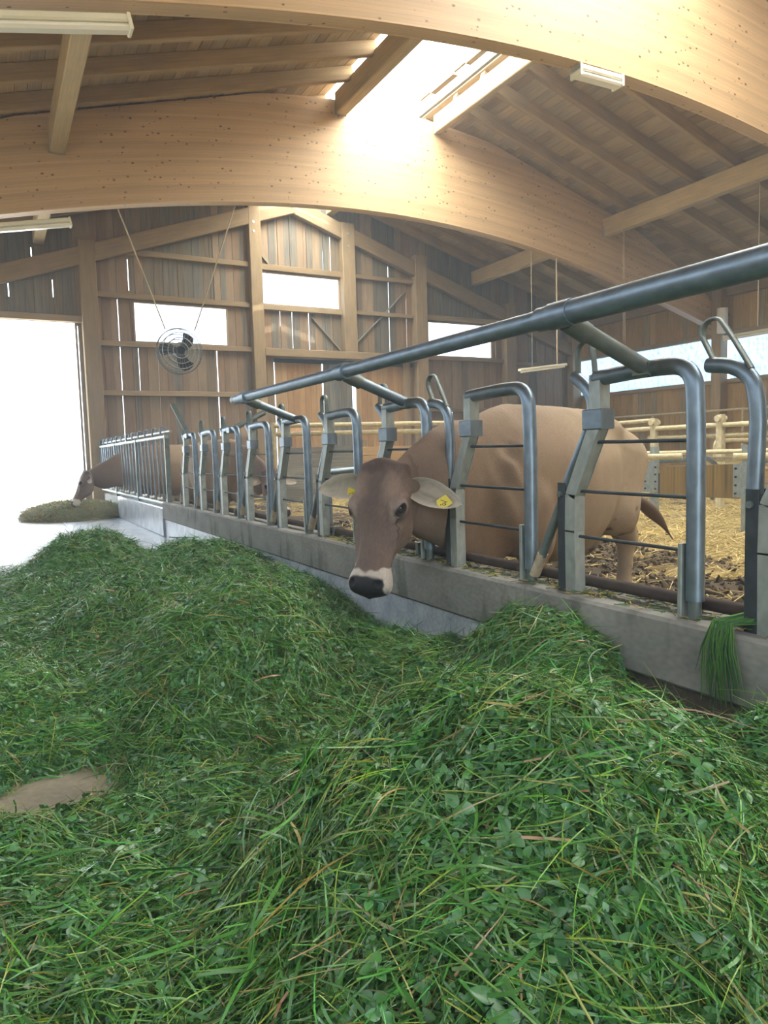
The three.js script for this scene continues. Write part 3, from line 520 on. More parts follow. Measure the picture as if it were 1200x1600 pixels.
// ---- trunk table along the body: s, centre height, half height, half width
const trunkTab = spline([[0.17, 0.80, 0.012, 0.01], [0.24, 0.80, 0.22, 0.12], [0.4, 0.835, 0.355, 0.19], [0.6, 0.84, 0.42, 0.255], [0.85, 0.825, 0.445, 0.32], [1.15, 0.805, 0.465, 0.36], [1.45, 0.83, 0.43, 0.345], [1.65, 0.88, 0.375, 0.30], [1.85, 0.94, 0.30, 0.265], [2.0, 0.985, 0.22, 0.20], [2.08, 1.0, 0.15, 0.12], [2.12, 1.0, 0.012, 0.01]]);
function bodySdf(P) {
  const neck = P.neck;
  return (s0, y, w) => {
    const s = s0 > 0.5 ? 0.5 + (s0 - 0.5) / 0.75 : s0, t = clamp(s, 0.17, 2.12), [cy, hh, hw] = trunkTab(t), q = Math.abs(y - cy) / Math.max(hh, 0.01), a = Math.abs(w) / Math.max(hw * (1 - 0.22 * sstep(0.2, 1, (y - cy) / hh)), 0.01), e = 2.25;
    let d = (Math.pow(q ** e + a ** e, 1 / e) - 1) * Math.min(hh, hw) * 0.85 + Math.abs(s - t) * 0.7;
    const aw = Math.abs(w);
    for (let i = 0; i < neck.length - 1; i++) { const [A, ra, sa] = neck[i], [B, rb, sb] = neck[i + 1]; d = smin(d, cone(s, y, w, A, B, ra, rb, (sa + sb) / 2), 0.09); }
    d = smin(d, ell(s, y, aw, [0.5, 0.80, 0.2], [0.17, 0.27, 0.07]), 0.09);                  // shoulder
    d = smin(d, ell(s, y, aw, [1.66, 1.13, 0.20], [0.09, 0.05, 0.06]), 0.12);               // hook bone
    d = smin(d, ell(s, y, aw, [2.03, 1.08, 0.10], [0.06, 0.06, 0.05]), 0.08);               // pin bone
    d = smin(d, ell(s, y, w, [0.3, 0.52, 0], [0.15, 0.14, 0.09]), 0.1);                     // brisket
    d = smin(d, ell(s, y, w, [1.66, 0.45, 0], [0.15, 0.13, 0.13]), 0.06);                   // udder
    const L = (o) => {                                                                      // legs of one side
      let l = 9;
      l = Math.min(l, cone(s, y, w, [0.5 + o.f, 0.72, 0.16 * o.m], [0.62 + o.f, 0.5, 0.165 * o.m], 0.125, 0.088));
      l = smin(l, cone(s, y, w, [0.62 + o.f, 0.5, 0.165 * o.m], [0.56 + o.f, 0.3, 0.165 * o.m], 0.085, 0.05), 0.04);
      l = smin(l, cone(s, y, w, [0.56 + o.f, 0.3, 0.165 * o.m], [0.565 + o.f, 0.11, 0.165 * o.m], 0.049, 0.036), 0.03);
      l = smin(l, cone(s, y, w, [0.565 + o.f, 0.11, 0.165 * o.m], [0.53 + o.f, 0.04, 0.165 * o.m], 0.044, 0.055), 0.02);
      let h = cone(s, y, w, [1.86 + o.h, 0.92, 0.17 * o.m], [1.72 + o.h, 0.62, 0.21 * o.m], 0.2, 0.15);
      h = smin(h, cone(s, y, w, [1.72 + o.h, 0.64, 0.21 * o.m], [1.96 + o.h, 0.42, 0.20 * o.m], 0.13, 0.066), 0.07);
      h = smin(h, cone(s, y, w, [1.93 + o.h, 0.82, 0.15 * o.m], [1.965 + o.h, 0.44, 0.20 * o.m], 0.13, 0.05), 0.08);
      h = smin(h, cone(s, y, w, [1.965 + o.h, 0.43, 0.20 * o.m], [1.93 + o.h, 0.15, 0.20 * o.m], 0.062, 0.045), 0.03);
      h = smin(h, cone(s, y, w, [1.93 + o.h, 0.15, 0.20 * o.m], [1.88 + o.h, 0.04, 0.20 * o.m], 0.05, 0.06), 0.02);
      return Math.min(l, h);
    };
    d = smin(d, Math.min(L({ m: 1, f: 0, h: 0 }), L({ m: -1, f: -0.09, h: -0.18 })), 0.075);
    d += 0.004 * noise(s * 7, y * 5, w * 7) + 0.008 * fbm(s * 3.5, y * 1.2, w * 2, 2) * sstep(0.3, 0.6, y);   // ribs under the skin
    d += 0.0035 * Math.sin((s * 1.0 + 0.35 * y) * 55 + 3 * noise(s * 4, y * 3, 1)) * sstep(0.12, 0.25, s) * sstep(0.55, 0.38, s) * sstep(0.5, 0.7, y) * sstep(1.15, 0.95, y);   // folds before the shoulder
    d = smax(d, -(y - 0.0), 0.01);
    return d;
  };
}
function earGeo() {   // local: x along the ear, y across, z out of the opening
  const pos = [], uvs = [], idx = [], col = [], N = 16, Mq = 10;
  for (let layer = 0; layer < 2; layer++) for (let i = 0; i <= N; i++) for (let j = 0; j <= Mq; j++) {
    const t = i / N, q = (j / Mq) * 2 - 1, W = 0.062 * Math.pow(Math.sin(Math.PI * (0.10 + 0.9 * Math.pow(t, 0.85)) ) , 0.62) * (t > 0.985 ? 0.5 : 1) + 0.004 * (1 - t), cup = mix(0.05, 0.012, t) * (1 - q * q);
    const th = (layer ? -1 : 1) * 0.006 * Math.sqrt(Math.max(0, 1 - q ** 4)) * (t > 0.97 ? 0.3 : 1);
    pos.push(0.235 * t, q * W * (q > 0 ? 0.85 : 1.05) - 0.015 * t * t, -cup + th + 0.012 * t);
    uvs.push(t, q); const rim = sstep(0.7, 0.95, Math.max(Math.abs(q), t * 1.0 - 0.05)), n = 0.9 + 0.2 * noise(t * 30, q * 18, layer);
    const inC = [0.5, 0.45, 0.36], rimC = [0.74, 0.68, 0.57], outC = [0.20, 0.125, 0.085], c = layer ? outC.map((a, z) => mix(a, rimC[z], sstep(0.75, 1, Math.max(Math.abs(q), t)) * 0.8)) : inC.map((a, z) => mix(a, rimC[z], rim)); col.push(...c.map((a) => a * n));
  }
  const S = (N + 1) * (Mq + 1), id = (l, i, j) => l * S + i * (Mq + 1) + j;
  for (let l = 0; l < 2; l++) for (let i = 0; i < N; i++) for (let j = 0; j < Mq; j++) { const a = id(l, i, j), b = id(l, i + 1, j), c = id(l, i + 1, j + 1), d = id(l, i, j + 1); if (l) idx.push(a, c, b, a, d, c); else idx.push(a, b, c, a, c, d); }
  for (let i = 0; i < N; i++) for (const [j, s] of [[0, 1], [Mq, -1]]) { const a = id(0, i, j), b = id(0, i + 1, j), c = id(1, i + 1, j), d = id(1, i, j); if (s > 0) idx.push(a, c, b, a, d, c); else idx.push(a, b, c, a, c, d); }
  for (let j = 0; j < Mq; j++) { const a = id(0, N, j), b = id(0, N, j + 1), c = id(1, N, j + 1), d = id(1, N, j); idx.push(a, c, b, a, d, c); }
  const g = new THREE.BufferGeometry(); g.setAttribute('position', new THREE.Float32BufferAttribute(pos, 3)); g.setAttribute('color', new THREE.Float32BufferAttribute(col, 3)); g.setIndex(idx); g.computeVertexNormals();
  return g;
}
const FUR = std(0xffffff, { vertexColors: true, map: furMap, bumpMap: furBump, bumpScale: 0.0025, roughness: 0.72 });
function buildCow(name, label, P) {
  const o = thing(name, label, 'cow', P.at); o.rotation.y = P.turn;
  const col = P.colors;
  // body, in local axes: x = s (towards the rump), y up, z = w (cow's left)
  const body = surfaceNet(bodySdf(P), [-0.5, -0.02, -0.46], [2.2, 1.4, 0.46], P.cell);
  const c1 = []; { const p = body.attributes.position; for (let i = 0; i < p.count; i++) c1.push(...col.body(p.getX(i), p.getY(i), p.getZ(i))); }
  body.setAttribute('color', new THREE.Float32BufferAttribute(c1, 3));
  // head placed by its own frame
  const head = surfaceNet(headSdf, [-0.08, -0.32, -0.15], [0.65, 0.06, 0.15], P.headCell);
  const c2 = []; { const p = head.attributes.position; for (let i = 0; i < p.count; i++) c2.push(...col.head(p.getX(i), p.getY(i), p.getZ(i))); }
  head.setAttribute('color', new THREE.Float32BufferAttribute(c2, 3));
  const HM = P.headMatrix.clone().scale(V(1.04, 1.04, 1.3)); head.applyMatrix4(HM);
  const ears = [];
  for (const s of [1, -1]) {
    const e = earGeo(); const m = new THREE.Matrix4(); const dir = V(...P.ear[s > 0 ? 0 : 1].dir).normalize(), open = V(...P.ear[s > 0 ? 0 : 1].open), y = open.clone().cross(dir).normalize(), z = dir.clone().cross(y);
    m.makeBasis(dir, y, z).setPosition(V(0.075, -0.095, 0.1 * s)); e.applyMatrix4(HM.clone().multiply(m)); ears.push([e, HM.clone().multiply(m)]);
  }
  part(o, 'body', merge([body, head, ...ears.map((q) => q[0])].map((g) => { const h = g.toNonIndexed(), p = h.attributes.position, uv = []; for (let i = 0; i < p.count; i++) { const x = p.getX(i), y = p.getY(i), z = p.getZ(i); uv.push(x < -0.2 ? -y + 0.2 * x : x, x < -0.2 ? z + 0.5 * x : y * 0.8 + z * 0.6); } h.setAttribute('uv', new THREE.Float32BufferAttribute(uv, 2)); return h; })), FUR);
  const fr = (p) => V(...p).applyMatrix4(HM);
  for (const s of [1, -1]) { const g = new THREE.SphereGeometry(0.025, 20, 14); const c = fr([0.215, -0.036, 0.0945 * s]); g.translate(c.x, c.y, c.z); part(o, 'eye', g, new THREE.MeshPhysicalMaterial({ color: 0x0d0b0a, roughness: 0.12, clearcoat: 1, clearcoatRoughness: 0.05 }), 'dark shining eye'); }
  if (P.tail) part(o, 'tail', tube(new THREE.CatmullRomCurve3(P.tail.map((q) => V(...q))).getPoints(30), (t) => t < 0.55 ? mix(0.032, 0.017, t / 0.55) : mix(0.017, 0.05, sstep(0.5, 0.75, t)) * (1 - 0.92 * sstep(0.72, 1, t)), { sides: 12 }), col.tail, 'tail with a dark tuft');
  if (P.tags) for (const [m, k] of [[ears[0][1], 0], [ears[1][1], 1]]) {
    const sh = new THREE.Shape(); const a = 0.024; sh.moveTo(-a, a * 0.8); sh.lineTo(-a * 0.3, a * 1.1); sh.lineTo(a * 0.4, a * 1.1); sh.lineTo(a, a * 0.8); sh.lineTo(a, -a); sh.lineTo(-a, -a); sh.closePath();
    const g = extrude(sh, 0.002, 0.0006); const uv = g.attributes.uv; for (let i = 0; i < uv.count; i++) uv.setXY(i, uv.getX(i) / 0.06 + 0.5, uv.getY(i) / 0.06 + 0.5);
    g.rotateZ(k ? 2.6 : -0.5); g.translate(k ? 0.165 : 0.075, k ? -0.028 : 0.034, k ? 0.004 : -0.012); g.applyMatrix4(m);
    part(o, 'ear_tag', g, TAG(), 'yellow plastic ear tag with black handwriting');
  }
  return o;
}
function TAG() {
  if (TAG.m) return TAG.m;
  const c = document.createElement('canvas'); c.width = c.height = 128; const x = c.getContext('2d'); x.fillStyle = '#d9c437'; x.fillRect(0, 0, 128, 128); x.strokeStyle = '#2b2410'; x.lineWidth = 5; x.lineCap = 'round';
  x.beginPath(); x.arc(48, 52, 11, 0, 6.3); x.stroke(); x.beginPath(); x.moveTo(57, 56); x.lineTo(52, 84); x.lineTo(60, 76); x.lineTo(96, 54); x.stroke(); x.beginPath(); x.arc(58, 28, 3, 0, 6.3); x.stroke(); x.beginPath(); x.moveTo(34, 60); x.lineTo(40, 66); x.stroke();
  const t = new THREE.CanvasTexture(c); t.colorSpace = THREE.SRGBColorSpace; return (TAG.m = std(0xffffff, { map: t, roughness: 0.45 }));
}
// head frame: origin at the poll, a = poll to muzzle, n = out of the forehead, l = cow's left; given in the cow's local axes
function headFrame(org, a, nHint, scale = 1) {
  const A = V(...a).normalize(), n = V(...nHint).addScaledVector(A, -V(...nHint).dot(A)).normalize(), l = A.clone().cross(n);
  return new THREE.Matrix4().makeBasis(A, n, l).scale(V(scale, scale, scale)).setPosition(V(...org));
}
const furNoise = (x, y, z) => 1 + 0.10 * fbm(x * 9, y * 9, z * 9, 3) + 0.07 * noise(x * 60, y * 22, z * 60);
const brown = {
  body: (s, y, w) => {
    const pale = [0.43, 0.335, 0.215], tan = [0.33, 0.24, 0.15], dark = [0.185, 0.126, 0.09], q = fbm(s * 2.1, y * 2.1, w * 2 + 4, 3);
    const f = sstep(0.75, 0.05, s + 0.5 * q), nk = sstep(0.25, -0.25, s + 0.4 * q), b = sstep(0.5, 1.6, s + 0.6 * q);
    const k = furNoise(s, y, w); let c = tan.map((a, i) => mix(a, pale[i], b)); c = c.map((a, i) => mix(a, mix(tan[i], dark[i], 0.35), f)); c = c.map((a, i) => mix(a, dark[i], nk * 0.75));
    const dirt = sstep(0.17, 0.27, fbm(s * 13, y * 13, w * 13, 3)) * sstep(0.85, 0.6, y) * sstep(1.15, 1.3, s); c = c.map((a, i) => mix(a, [0.07, 0.05, 0.035][i], dirt * 0.8));
    const hoof = sstep(0.09, 0.07, y); c = c.map((a, i) => mix(a, [0.05, 0.045, 0.04][i], hoof));
    return c.map((a) => a * k);
  },
  head: (x, y, z) => {
    const az = Math.abs(z), k = furNoise(x * 2, y * 2, z * 2), q = 0.03 * noise(x * 25, y * 25, z * 25);
    let c = [0.185, 0.128, 0.1]; const side = sstep(-0.03, -0.16, y + q); c = c.map((a, i) => mix(a, [0.29, 0.205, 0.15][i], side));
    const mid = sstep(0.05, 0.012, az + q) * sstep(-0.06, -0.02, y) * sstep(0.36, 0.16, x); c = c.map((a, i) => mix(a, [0.105, 0.072, 0.058][i], mid * 0.75));
    const poll = sstep(0.09, 0.0, x + q * 2) * sstep(-0.16, -0.05, y); c = c.map((a, i) => mix(a, [0.085, 0.055, 0.045][i], poll * 0.8));
    const brow = Math.exp(-(((x - 0.12) / 0.06) ** 2 + ((az - 0.075) / 0.03) ** 2)); c = c.map((a, i) => mix(a, [0.31, 0.22, 0.16][i], brow * 0.95));
    const er = Math.hypot((x - 0.217) / 1.5, (y + 0.034) * 1.0), ring = sstep(0.046, 0.026, er) * sstep(0.06, 0.08, az); c = c.map((a, i) => mix(a, [0.36, 0.30, 0.25][i], ring * 0.75));
    const lid = sstep(0.0255, 0.0205, Math.hypot((x - 0.215) / 1.4, (y + 0.033) * 0.98)) * sstep(0.08, 0.095, az); c = c.map((a, i) => mix(a, [0.03, 0.024, 0.022][i], lid));
    const tear = sstep(0.006, 0.002, Math.abs(y + 0.045 + 0.35 * (x - 0.24) + 0.012 * noise(x * 60, 2, 0))) * sstep(0.24, 0.25, x) * sstep(0.36, 0.33, x) * (az > 0.05 ? 1 : 0); c = c.map((a, i) => mix(a, [0.05, 0.035, 0.03][i], tear * 0.85));
    const edge = 0.49 - 0.03 * sstep(0.04, 0.08, az) + q + 0.018 * sstep(0.03, 0.0, az), muz = sstep(edge, edge + 0.014, x); c = c.map((a, i) => mix(a, [0.70, 0.64, 0.55][i], muz));
    const pad = sstep(0.518, 0.535, x + q * 0.4 - 0.25 * Math.max(0, az - 0.05)) * sstep(-0.112, -0.098, y - 0.2 * Math.max(0, az - 0.06)) * sstep(0.074, 0.066, az); c = c.map((a, i) => mix(a, [0.022, 0.021, 0.024][i], pad));
    const nos = sstep(0.030, 0.022, Math.hypot((x - 0.562), (y + 0.03) * 1.3, az - 0.058)); c = c.map((a, i) => mix(a, [0.012, 0.011, 0.012][i], nos));
    const st = 1 + 0.16 * noise(x * 35, y * 120, z * 160); return c.map((a) => a * k * st);
  },
  tail: std(0x5c4838, { roughness: 0.9 }),
};

buildCow('brown_cow', 'brown cow with a white muzzle and yellow ear tags reaching through the feed barrier', {
  at: [1.975, 0, -3.02], turn: 0.2932, cell: 0.014, headCell: 0.0042, colors: brown, tags: true,
  neck: [[[0.5, 0.9, 0], 0.33, 2], [[0.1, 0.84, -0.02], 0.31, 3.0], [[-0.09, 0.83, -0.06], 0.21, 2.7], [[-0.225, 0.85, -0.10], 0.1, 1.9]],
  headMatrix: headFrame([-0.337, 0.975, -0.112], [-0.179, -0.53, 0.05], [-0.966, 0.29, 0.259]),
  ear: [{ dir: [0.12, -0.28, 1], open: [0.35, 1, 0.2] }, { dir: [0.36, -0.1, -1], open: [0.15, 1, -0.15] }],
  tail: [[1.66, 1.12, 0], [1.76, 1.0, 0], [1.84, 0.84, 0], [2.0, 0.72, 0], [2.26, 0.6, 0], [2.56, 0.45, 0], [2.8, 0.28, 0]],
});

const farNeck = [[[0.5, 0.9, 0], 0.33, 2], [[0.12, 0.85, 0], 0.29, 3.0], [[-0.25, 0.75, 0], 0.21, 2.5], [[-0.46, 0.75, 0], 0.1, 1.6]];
buildCow('brown_cow', 'cow lowering its head through the far headlock bars by the door', {
  at: [1.93, 0, -13.35], turn: -0.05, cell: 0.024, headCell: 0.009, colors: brown, tags: false, neck: farNeck,
  headMatrix: headFrame([-0.57, 0.85, 0], [-0.42, -0.9, 0.05], [-0.9, 0.4, 0]), ear: [{ dir: [0.1, -0.35, 1], open: [0.35, 1, 0.2] }, { dir: [0.25, -0.35, -1], open: [0.15, 1, -0.15] }], tail: [[1.66, 1.12, 0], [1.76, 1.0, 0], [1.79, 0.7, 0], [1.78, 0.45, 0], [1.78, 0.3, 0]],
});
buildCow('brown_cow', 'light brown cow standing in the stall behind the far arched panels', {
  at: [3.0, 0, -9.2], turn: 1.75, cell: 0.024, headCell: 0.009, colors: brown, tags: false, neck: farNeck,
  headMatrix: headFrame([-0.57, 0.85, 0], [-0.42, -0.9, 0.05], [-0.9, 0.4, 0]), ear: [{ dir: [0.1, -0.35, 1], open: [0.35, 1, 0.2] }, { dir: [0.25, -0.35, -1], open: [0.15, 1, -0.15] }], tail: [[1.66, 1.12, 0], [1.76, 1.0, 0], [1.79, 0.7, 0], [1.78, 0.45, 0], [1.78, 0.3, 0]],
});
// ------------------------------------------------------------------ cut grass and clover heaped along the alley
const MOUNDS = [   // x, z, radius x, radius z, turn, height
  [0.93, -1.12, 0.54, 0.60, 0.35, 0.46], [1.74, -0.9, 0.4, 0.36, 0, 0.31], [1.78, -1.5, 0.24, 0.3, 0, 0.10], [1.80, -2.05, 0.28, 0.36, 0, 0.35], [1.45, -1.5, 0.34, 0.4, 0, 0.2],
  [0.86, -2.95, 0.44, 0.62, 0.25, 0.42], [1.1, -3.9, 0.5, 0.6, 0, 0.30], [1.45, -2.7, 0.42, 0.46, 0, 0.14], [0.62, -4.3, 0.34, 0.7, 0.1, 0.27],
  [1.45, -5.75, 0.46, 0.95, 0, 0.29], [1.5, -4.5, 0.4, 0.8, 0, 0.22], [0.9, -5.3, 0.45, 0.6, 0, 0.24],
  [0.70, -6.75, 0.42, 0.6, 0.1, 0.36], [0.3, -5.8, 0.4, 0.6, 0, 0.10], [0.0, -4.7, 0.3, 0.5, 0, 0.06],
  [-0.34, -3.0, 0.52, 0.62, -0.1, 0.27], [-0.6, -3.9, 0.5, 0.6, 0, 0.17], [-0.35, -1.75, 0.5, 0.45, 0, 0.07], [0.0, -1.25, 0.5, 0.5, 0, 0.08], [0.45, -0.5, 0.45, 0.35, 0, 0.16], [-0.1, -0.75, 0.6, 0.4, 0, 0.12], [0.42, -1.85, 0.24, 0.3, 0, 0.06],
];
function heapY(x, z) {
  let s = 0; const K = 14;
  for (const [cx, cz, rx, rz, a, h] of MOUNDS) { const dx = x - cx, dz = z - cz, c = Math.cos(a), n = Math.sin(a), u = (dx * c + dz * n) / rx, w = (-dx * n + dz * c) / rz, r2 = u * u + w * w; if (r2 < 9) s += Math.exp(K * h * Math.exp(-Math.pow(r2 * 0.85, 1.45))) - 1; }
  let y = Math.log(1 + s) / K + 0.03;
  const bare = Math.exp(-(((x - 0.08) / 0.2) ** 2 + ((z + 2.38) / 0.16) ** 2));
  y = y - 0.34 * bare + sstep(0.02, 0.15, y) * (0.06 * fbm(x * 3.2, z * 3.2, 3, 3) + 0.10 * fbm(x * 8, z * 8, 6, 3)) - 0.012 - 0.1 * sstep(0.2, 0.9, -0.2 - x) - 0.10 * sstep(-6.9, -7.7, z);
  return y;
}
const heapN = (x, z) => { const e = 0.03; return V(heapY(x - e, z) - heapY(x + e, z), 2 * e, heapY(x, z - e) - heapY(x, z + e)).normalize(); };
{
  const heap = thing('cut_grass_heap', 'long mounded heap of freshly cut grass and clover lying in the feeding alley', 'grass');
  heap.userData.kind = 'stuff';
  // underlying mass
  const g = new THREE.PlaneGeometry(3.3, 8.3, 120, 260); g.rotateX(-Math.PI / 2); g.translate(0.27, 0, -4.1 + 0.3);
  const p = g.attributes.position, col = [];
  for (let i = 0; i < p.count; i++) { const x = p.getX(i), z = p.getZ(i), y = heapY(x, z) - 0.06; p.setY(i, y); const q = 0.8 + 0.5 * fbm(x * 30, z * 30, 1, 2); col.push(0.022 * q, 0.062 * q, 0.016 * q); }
  g.setAttribute('color', new THREE.Float32BufferAttribute(col, 3)); g.computeVertexNormals();
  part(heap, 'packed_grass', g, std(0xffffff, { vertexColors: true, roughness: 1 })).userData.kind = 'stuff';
  // blade shapes: bent tapering strips, folded along the midrib; length 1 along x
  function blade(bend, side, twist, seg = 6) {
    const pos = [], idx = [];
    for (let i = 0; i <= seg; i++) {
      const t = i / seg, w = 0.5 * Math.pow(Math.sin(Math.PI * Math.min(0.98, 0.22 + 0.78 * t)), 0.7), a = twist * t, y = bend * (Math.sin(t * Math.PI) - 0.5), z = side * t * t;
      for (const q of [-1, 1]) pos.push(t - 0.5, y + q * w * Math.sin(a) * 0.02, z + q * w * Math.cos(a) * 0.022);
      if (i) { const k = i * 2; idx.push(k - 2, k - 1, k + 1, k - 2, k + 1, k); }
    }
    const b = new THREE.BufferGeometry(); b.setAttribute('position', new THREE.Float32BufferAttribute(pos, 3)); b.setIndex(idx); b.computeVertexNormals(); return b;
  }
  const variants = [blade(0.10, 0.15, 0.8), blade(0.18, -0.25, -1.2), blade(0.05, 0.3, 2.0), blade(0.25, 0.05, 0.3), blade(0.12, -0.4, 1.2), blade(-0.06, 0.2, -0.6)];
  const leafMat = new THREE.MeshPhysicalMaterial({ color: 0xffffff, roughness: 0.36, side: THREE.DoubleSide, transmission: 0.0 });
  const up = V(0, 1, 0);
  // flow direction of the combed swathes
  const flow = (x, z) => 0.9 + 2.6 * fbm(x * 0.9 + 5, z * 0.9, 11, 2) + 1.1 * fbm(x * 3.5, z * 3.5, 17, 2);
  const put = [];
  function seedAt(near) {
    for (;;) {
      let x, z;
      if (near) { z = -0.35 - 2.6 * Math.pow(rnd(), 1.15); x = rr(-0.75, 1.89); } else { z = rr(-2.6, -7.9); x = rr(-0.9, 1.89); }
      const d = Math.hypot(x, z), px = (0.87733 * x + 0.47904 * z) / (0.4755 * x - 0.87577 * z);
      if (px < -0.62 || px > 0.62 || d < 0.45) continue;
      const y = heapY(x, z); if (y < 0.008 && rnd() > 0.22 * (y > -0.1 ? 1 : 0)) continue;
      return [x, Math.max(y, 0.004), z, d];
    }
  }
  const m = new THREE.Matrix4(), qa = new THREE.Quaternion(), c = new THREE.Color();
  function frame(n, ang, tilt, roll) {
    const t = V(Math.cos(ang), 0, Math.sin(ang)); t.addScaledVector(n, -t.dot(n)).normalize(); const s = t.clone().cross(n).normalize().negate();
    const b = new THREE.Matrix4().makeBasis(t, n, t.clone().cross(n)); qa.setFromRotationMatrix(b);
    return qa.clone().multiply(new THREE.Quaternion().setFromEuler(new THREE.Euler(roll, 0, tilt, 'ZXY')));
  }
  const lists = variants.map(() => []);
  for (const [N, near] of [[170000, true], [110000, false]]) for (let i = 0; i < N; i++) {
    const [x, y, z, d] = seedAt(near), n = heapN(x, z), stem = rnd() < 0.36, far = sstep(2.5, 6, d);
    const ang = flow(x, z) + (rnd() < 0.62 ? rr(-0.7, 0.7) : rr(-3.1, 3.1)) + (rnd() < 0.5 ? Math.PI : 0);
    const L = (0.035 + 0.15 * Math.pow(rnd(), 1.5)) * (stem ? 1.3 : 1) * (rnd() < 0.15 ? 1.5 : 1), w = (stem ? rr(0.0014, 0.0028) : rr(0.0028, 0.0068)) * (1 + 0.6 * far);
    const q = frame(n, ang, rr(-0.22, 0.34) * (rnd() < 0.15 ? 2.4 : 1), rr(-0.9, 0.9)), lift = -0.055 + 0.08 * Math.pow(rnd(), 1.3);
    m.compose(V(x, y + lift, z), q, V(L, L * 0.8, w / 0.022));
    const h = rnd(), dry = rnd() < 0.035;
    if (dry) c.setRGB(rr(0.22, 0.4), rr(0.2, 0.33), rr(0.08, 0.14)); else if (stem) c.setRGB(rr(0.08, 0.30), rr(0.2, 0.45), rr(0.03, 0.09)); else c.setRGB(mix(0.022, 0.085, h) * rr(0.8, 1.2), mix(0.095, 0.27, h) * rr(0.85, 1.15), mix(0.016, 0.045, h));
    lists[Math.floor(rnd() * variants.length) % variants.length].push([m.clone(), c.clone()]);
  }
  const inst = (name, geo, list, mat) => { const I = new THREE.InstancedMesh(geo, mat, list.length); I.name = name; I.castShadow = I.receiveShadow = true; list.forEach(([a, b], i) => { I.setMatrixAt(i, a); I.setColorAt(i, b); }); I.userData.kind = 'stuff'; heap.add(I); return I; };
  variants.forEach((v, i) => inst('grass_blades', v, lists[i], leafMat));
  // clover: three oval leaflets on a thin stalk
  function leaflet(ang, fold) {
    const pos = [0, 0, 0], idx = [], n = 7;
    for (let s = -1; s <= 1; s += 2) for (let i = 1; i <= n; i++) { const t = i / n, w = 0.34 * Math.pow(Math.sin(Math.PI * Math.pow(t, 0.8)), 0.8) * s; pos.push(t, Math.abs(w) * fold + 0.12 * t * t * -1, w); }
    for (let i = 0; i <= n; i++) pos.push(i / n, -0.12 * (i / n) ** 2, 0);
    const R = (i) => (i ? n + i : 0), Lf = (i) => (i ? i : 0), C = (i) => 2 * n + 1 + i;
    for (let i = 0; i < n; i++) { idx.push(C(i), C(i + 1), Lf(i + 1)); if (i) idx.push(C(i), Lf(i + 1), Lf(i)); idx.push(C(i), R(i + 1), C(i + 1)); if (i) idx.push(C(i), R(i), R(i + 1)); }
    const g = new THREE.BufferGeometry(); g.setAttribute('position', new THREE.Float32BufferAttribute(pos, 3)); g.setIndex(idx); g.rotateY(ang); g.computeVertexNormals(); return g;
  }
  const stalk = (() => { const b = blade(0.1, 0.1, 0, 3); b.translate(0.5, 0, 0); b.scale(-1.6, 1, 2.2); b.translate(0, -0.02, 0); return b; })();
  const clover = [merge([leaflet(0, 0.25), leaflet(2.0, 0.35), leaflet(-2.0, 0.15), stalk]), merge([leaflet(0.2, 0.6), leaflet(1.7, 0.2), leaflet(-1.8, 0.5), stalk]), merge([leaflet(0, 0.1), stalk])];
  const cl = clover.map(() => []), big = [];
  for (const [N, near] of [[30000, true], [18000, false]]) for (let i = 0; i < N; i++) {
    const [x, y, z, d] = seedAt(near); if (fbm(x * 2.3, z * 2.3, 40, 2) < rr(-0.35, 0.12)) continue;
    const n = heapN(x, z), sc = near ? rr(0.011, 0.025) : rr(0.010, 0.021), q = frame(n, rr(0, 6.28), rr(-0.6, 0.7), rr(-0.7, 0.7)), h = rnd();
    m.compose(V(x, y + rr(-0.005, 0.032), z), q, V(sc, sc, sc)); c.setRGB(mix(0.028, 0.085, h), mix(0.11, 0.25, h), mix(0.03, 0.075, h) * rr(0.8, 1.3));
    const k = Math.floor(rnd() * 3) % 3; if (near && d < 1.75 && big.length < 290 && sc > 0.013 && rnd() < 0.5) big.push([k, V(x, y + rr(0.012, 0.034), z), q, sc * 1.5, h]); else cl[k].push([m.clone(), c.clone()]);
  }
  clover.forEach((v, i) => inst('clover_leaves', v, cl[i], leafMat));
  const bigMats = [0.1, 0.35, 0.6, 0.85].map((h) => { const k = leafMat.clone(); k.color.setRGB(mix(0.05, 0.13, h), mix(0.16, 0.29, h), mix(0.055, 0.11, h)); return k; });
  for (const [k, at, q, sc, h] of big) { const o = part(heap, 'clover_leaf', clover[k], bigMats[Math.floor(h * 4) % 4]); o.position.copy(at); o.quaternion.copy(q); o.scale.setScalar(sc); }
  // pinkish clover heads and a few thick pale stems
  const headG = new THREE.IcosahedronGeometry(1, 1), ph = std(0xa98a6a, { roughness: 0.9 });
  for (let i = 0; i < 16; i++) { const [x, y, z] = seedAt(i < 9); const o = part(heap, 'clover_head', headG, ph, 'faded clover flower head'); o.position.set(x, y + 0.012, z); o.scale.setScalar(rr(0.008, 0.012)); }
  const sm = [std(0x86a048, { roughness: 0.5 }), std(0xa6ad60, { roughness: 0.6 })];
  for (let i = 0; i < 60; i++) { const [x, y, z] = seedAt(i < 45), a = flow(x, z) + rr(-1, 1), L = rr(0.04, 0.16), n = heapN(x, z), e = V(Math.cos(a), rr(-0.1, 0.35), Math.sin(a)).normalize(); const o = part(heap, 'stem', tube([V(x, y + 0.012, z), V(x, y + 0.02, z).addScaledVector(e, L * 0.5), V(x, y + 0.012, z).addScaledVector(e, L)], rr(0.0012, 0.0024), { sides: 6 }), pick(sm)); }
}
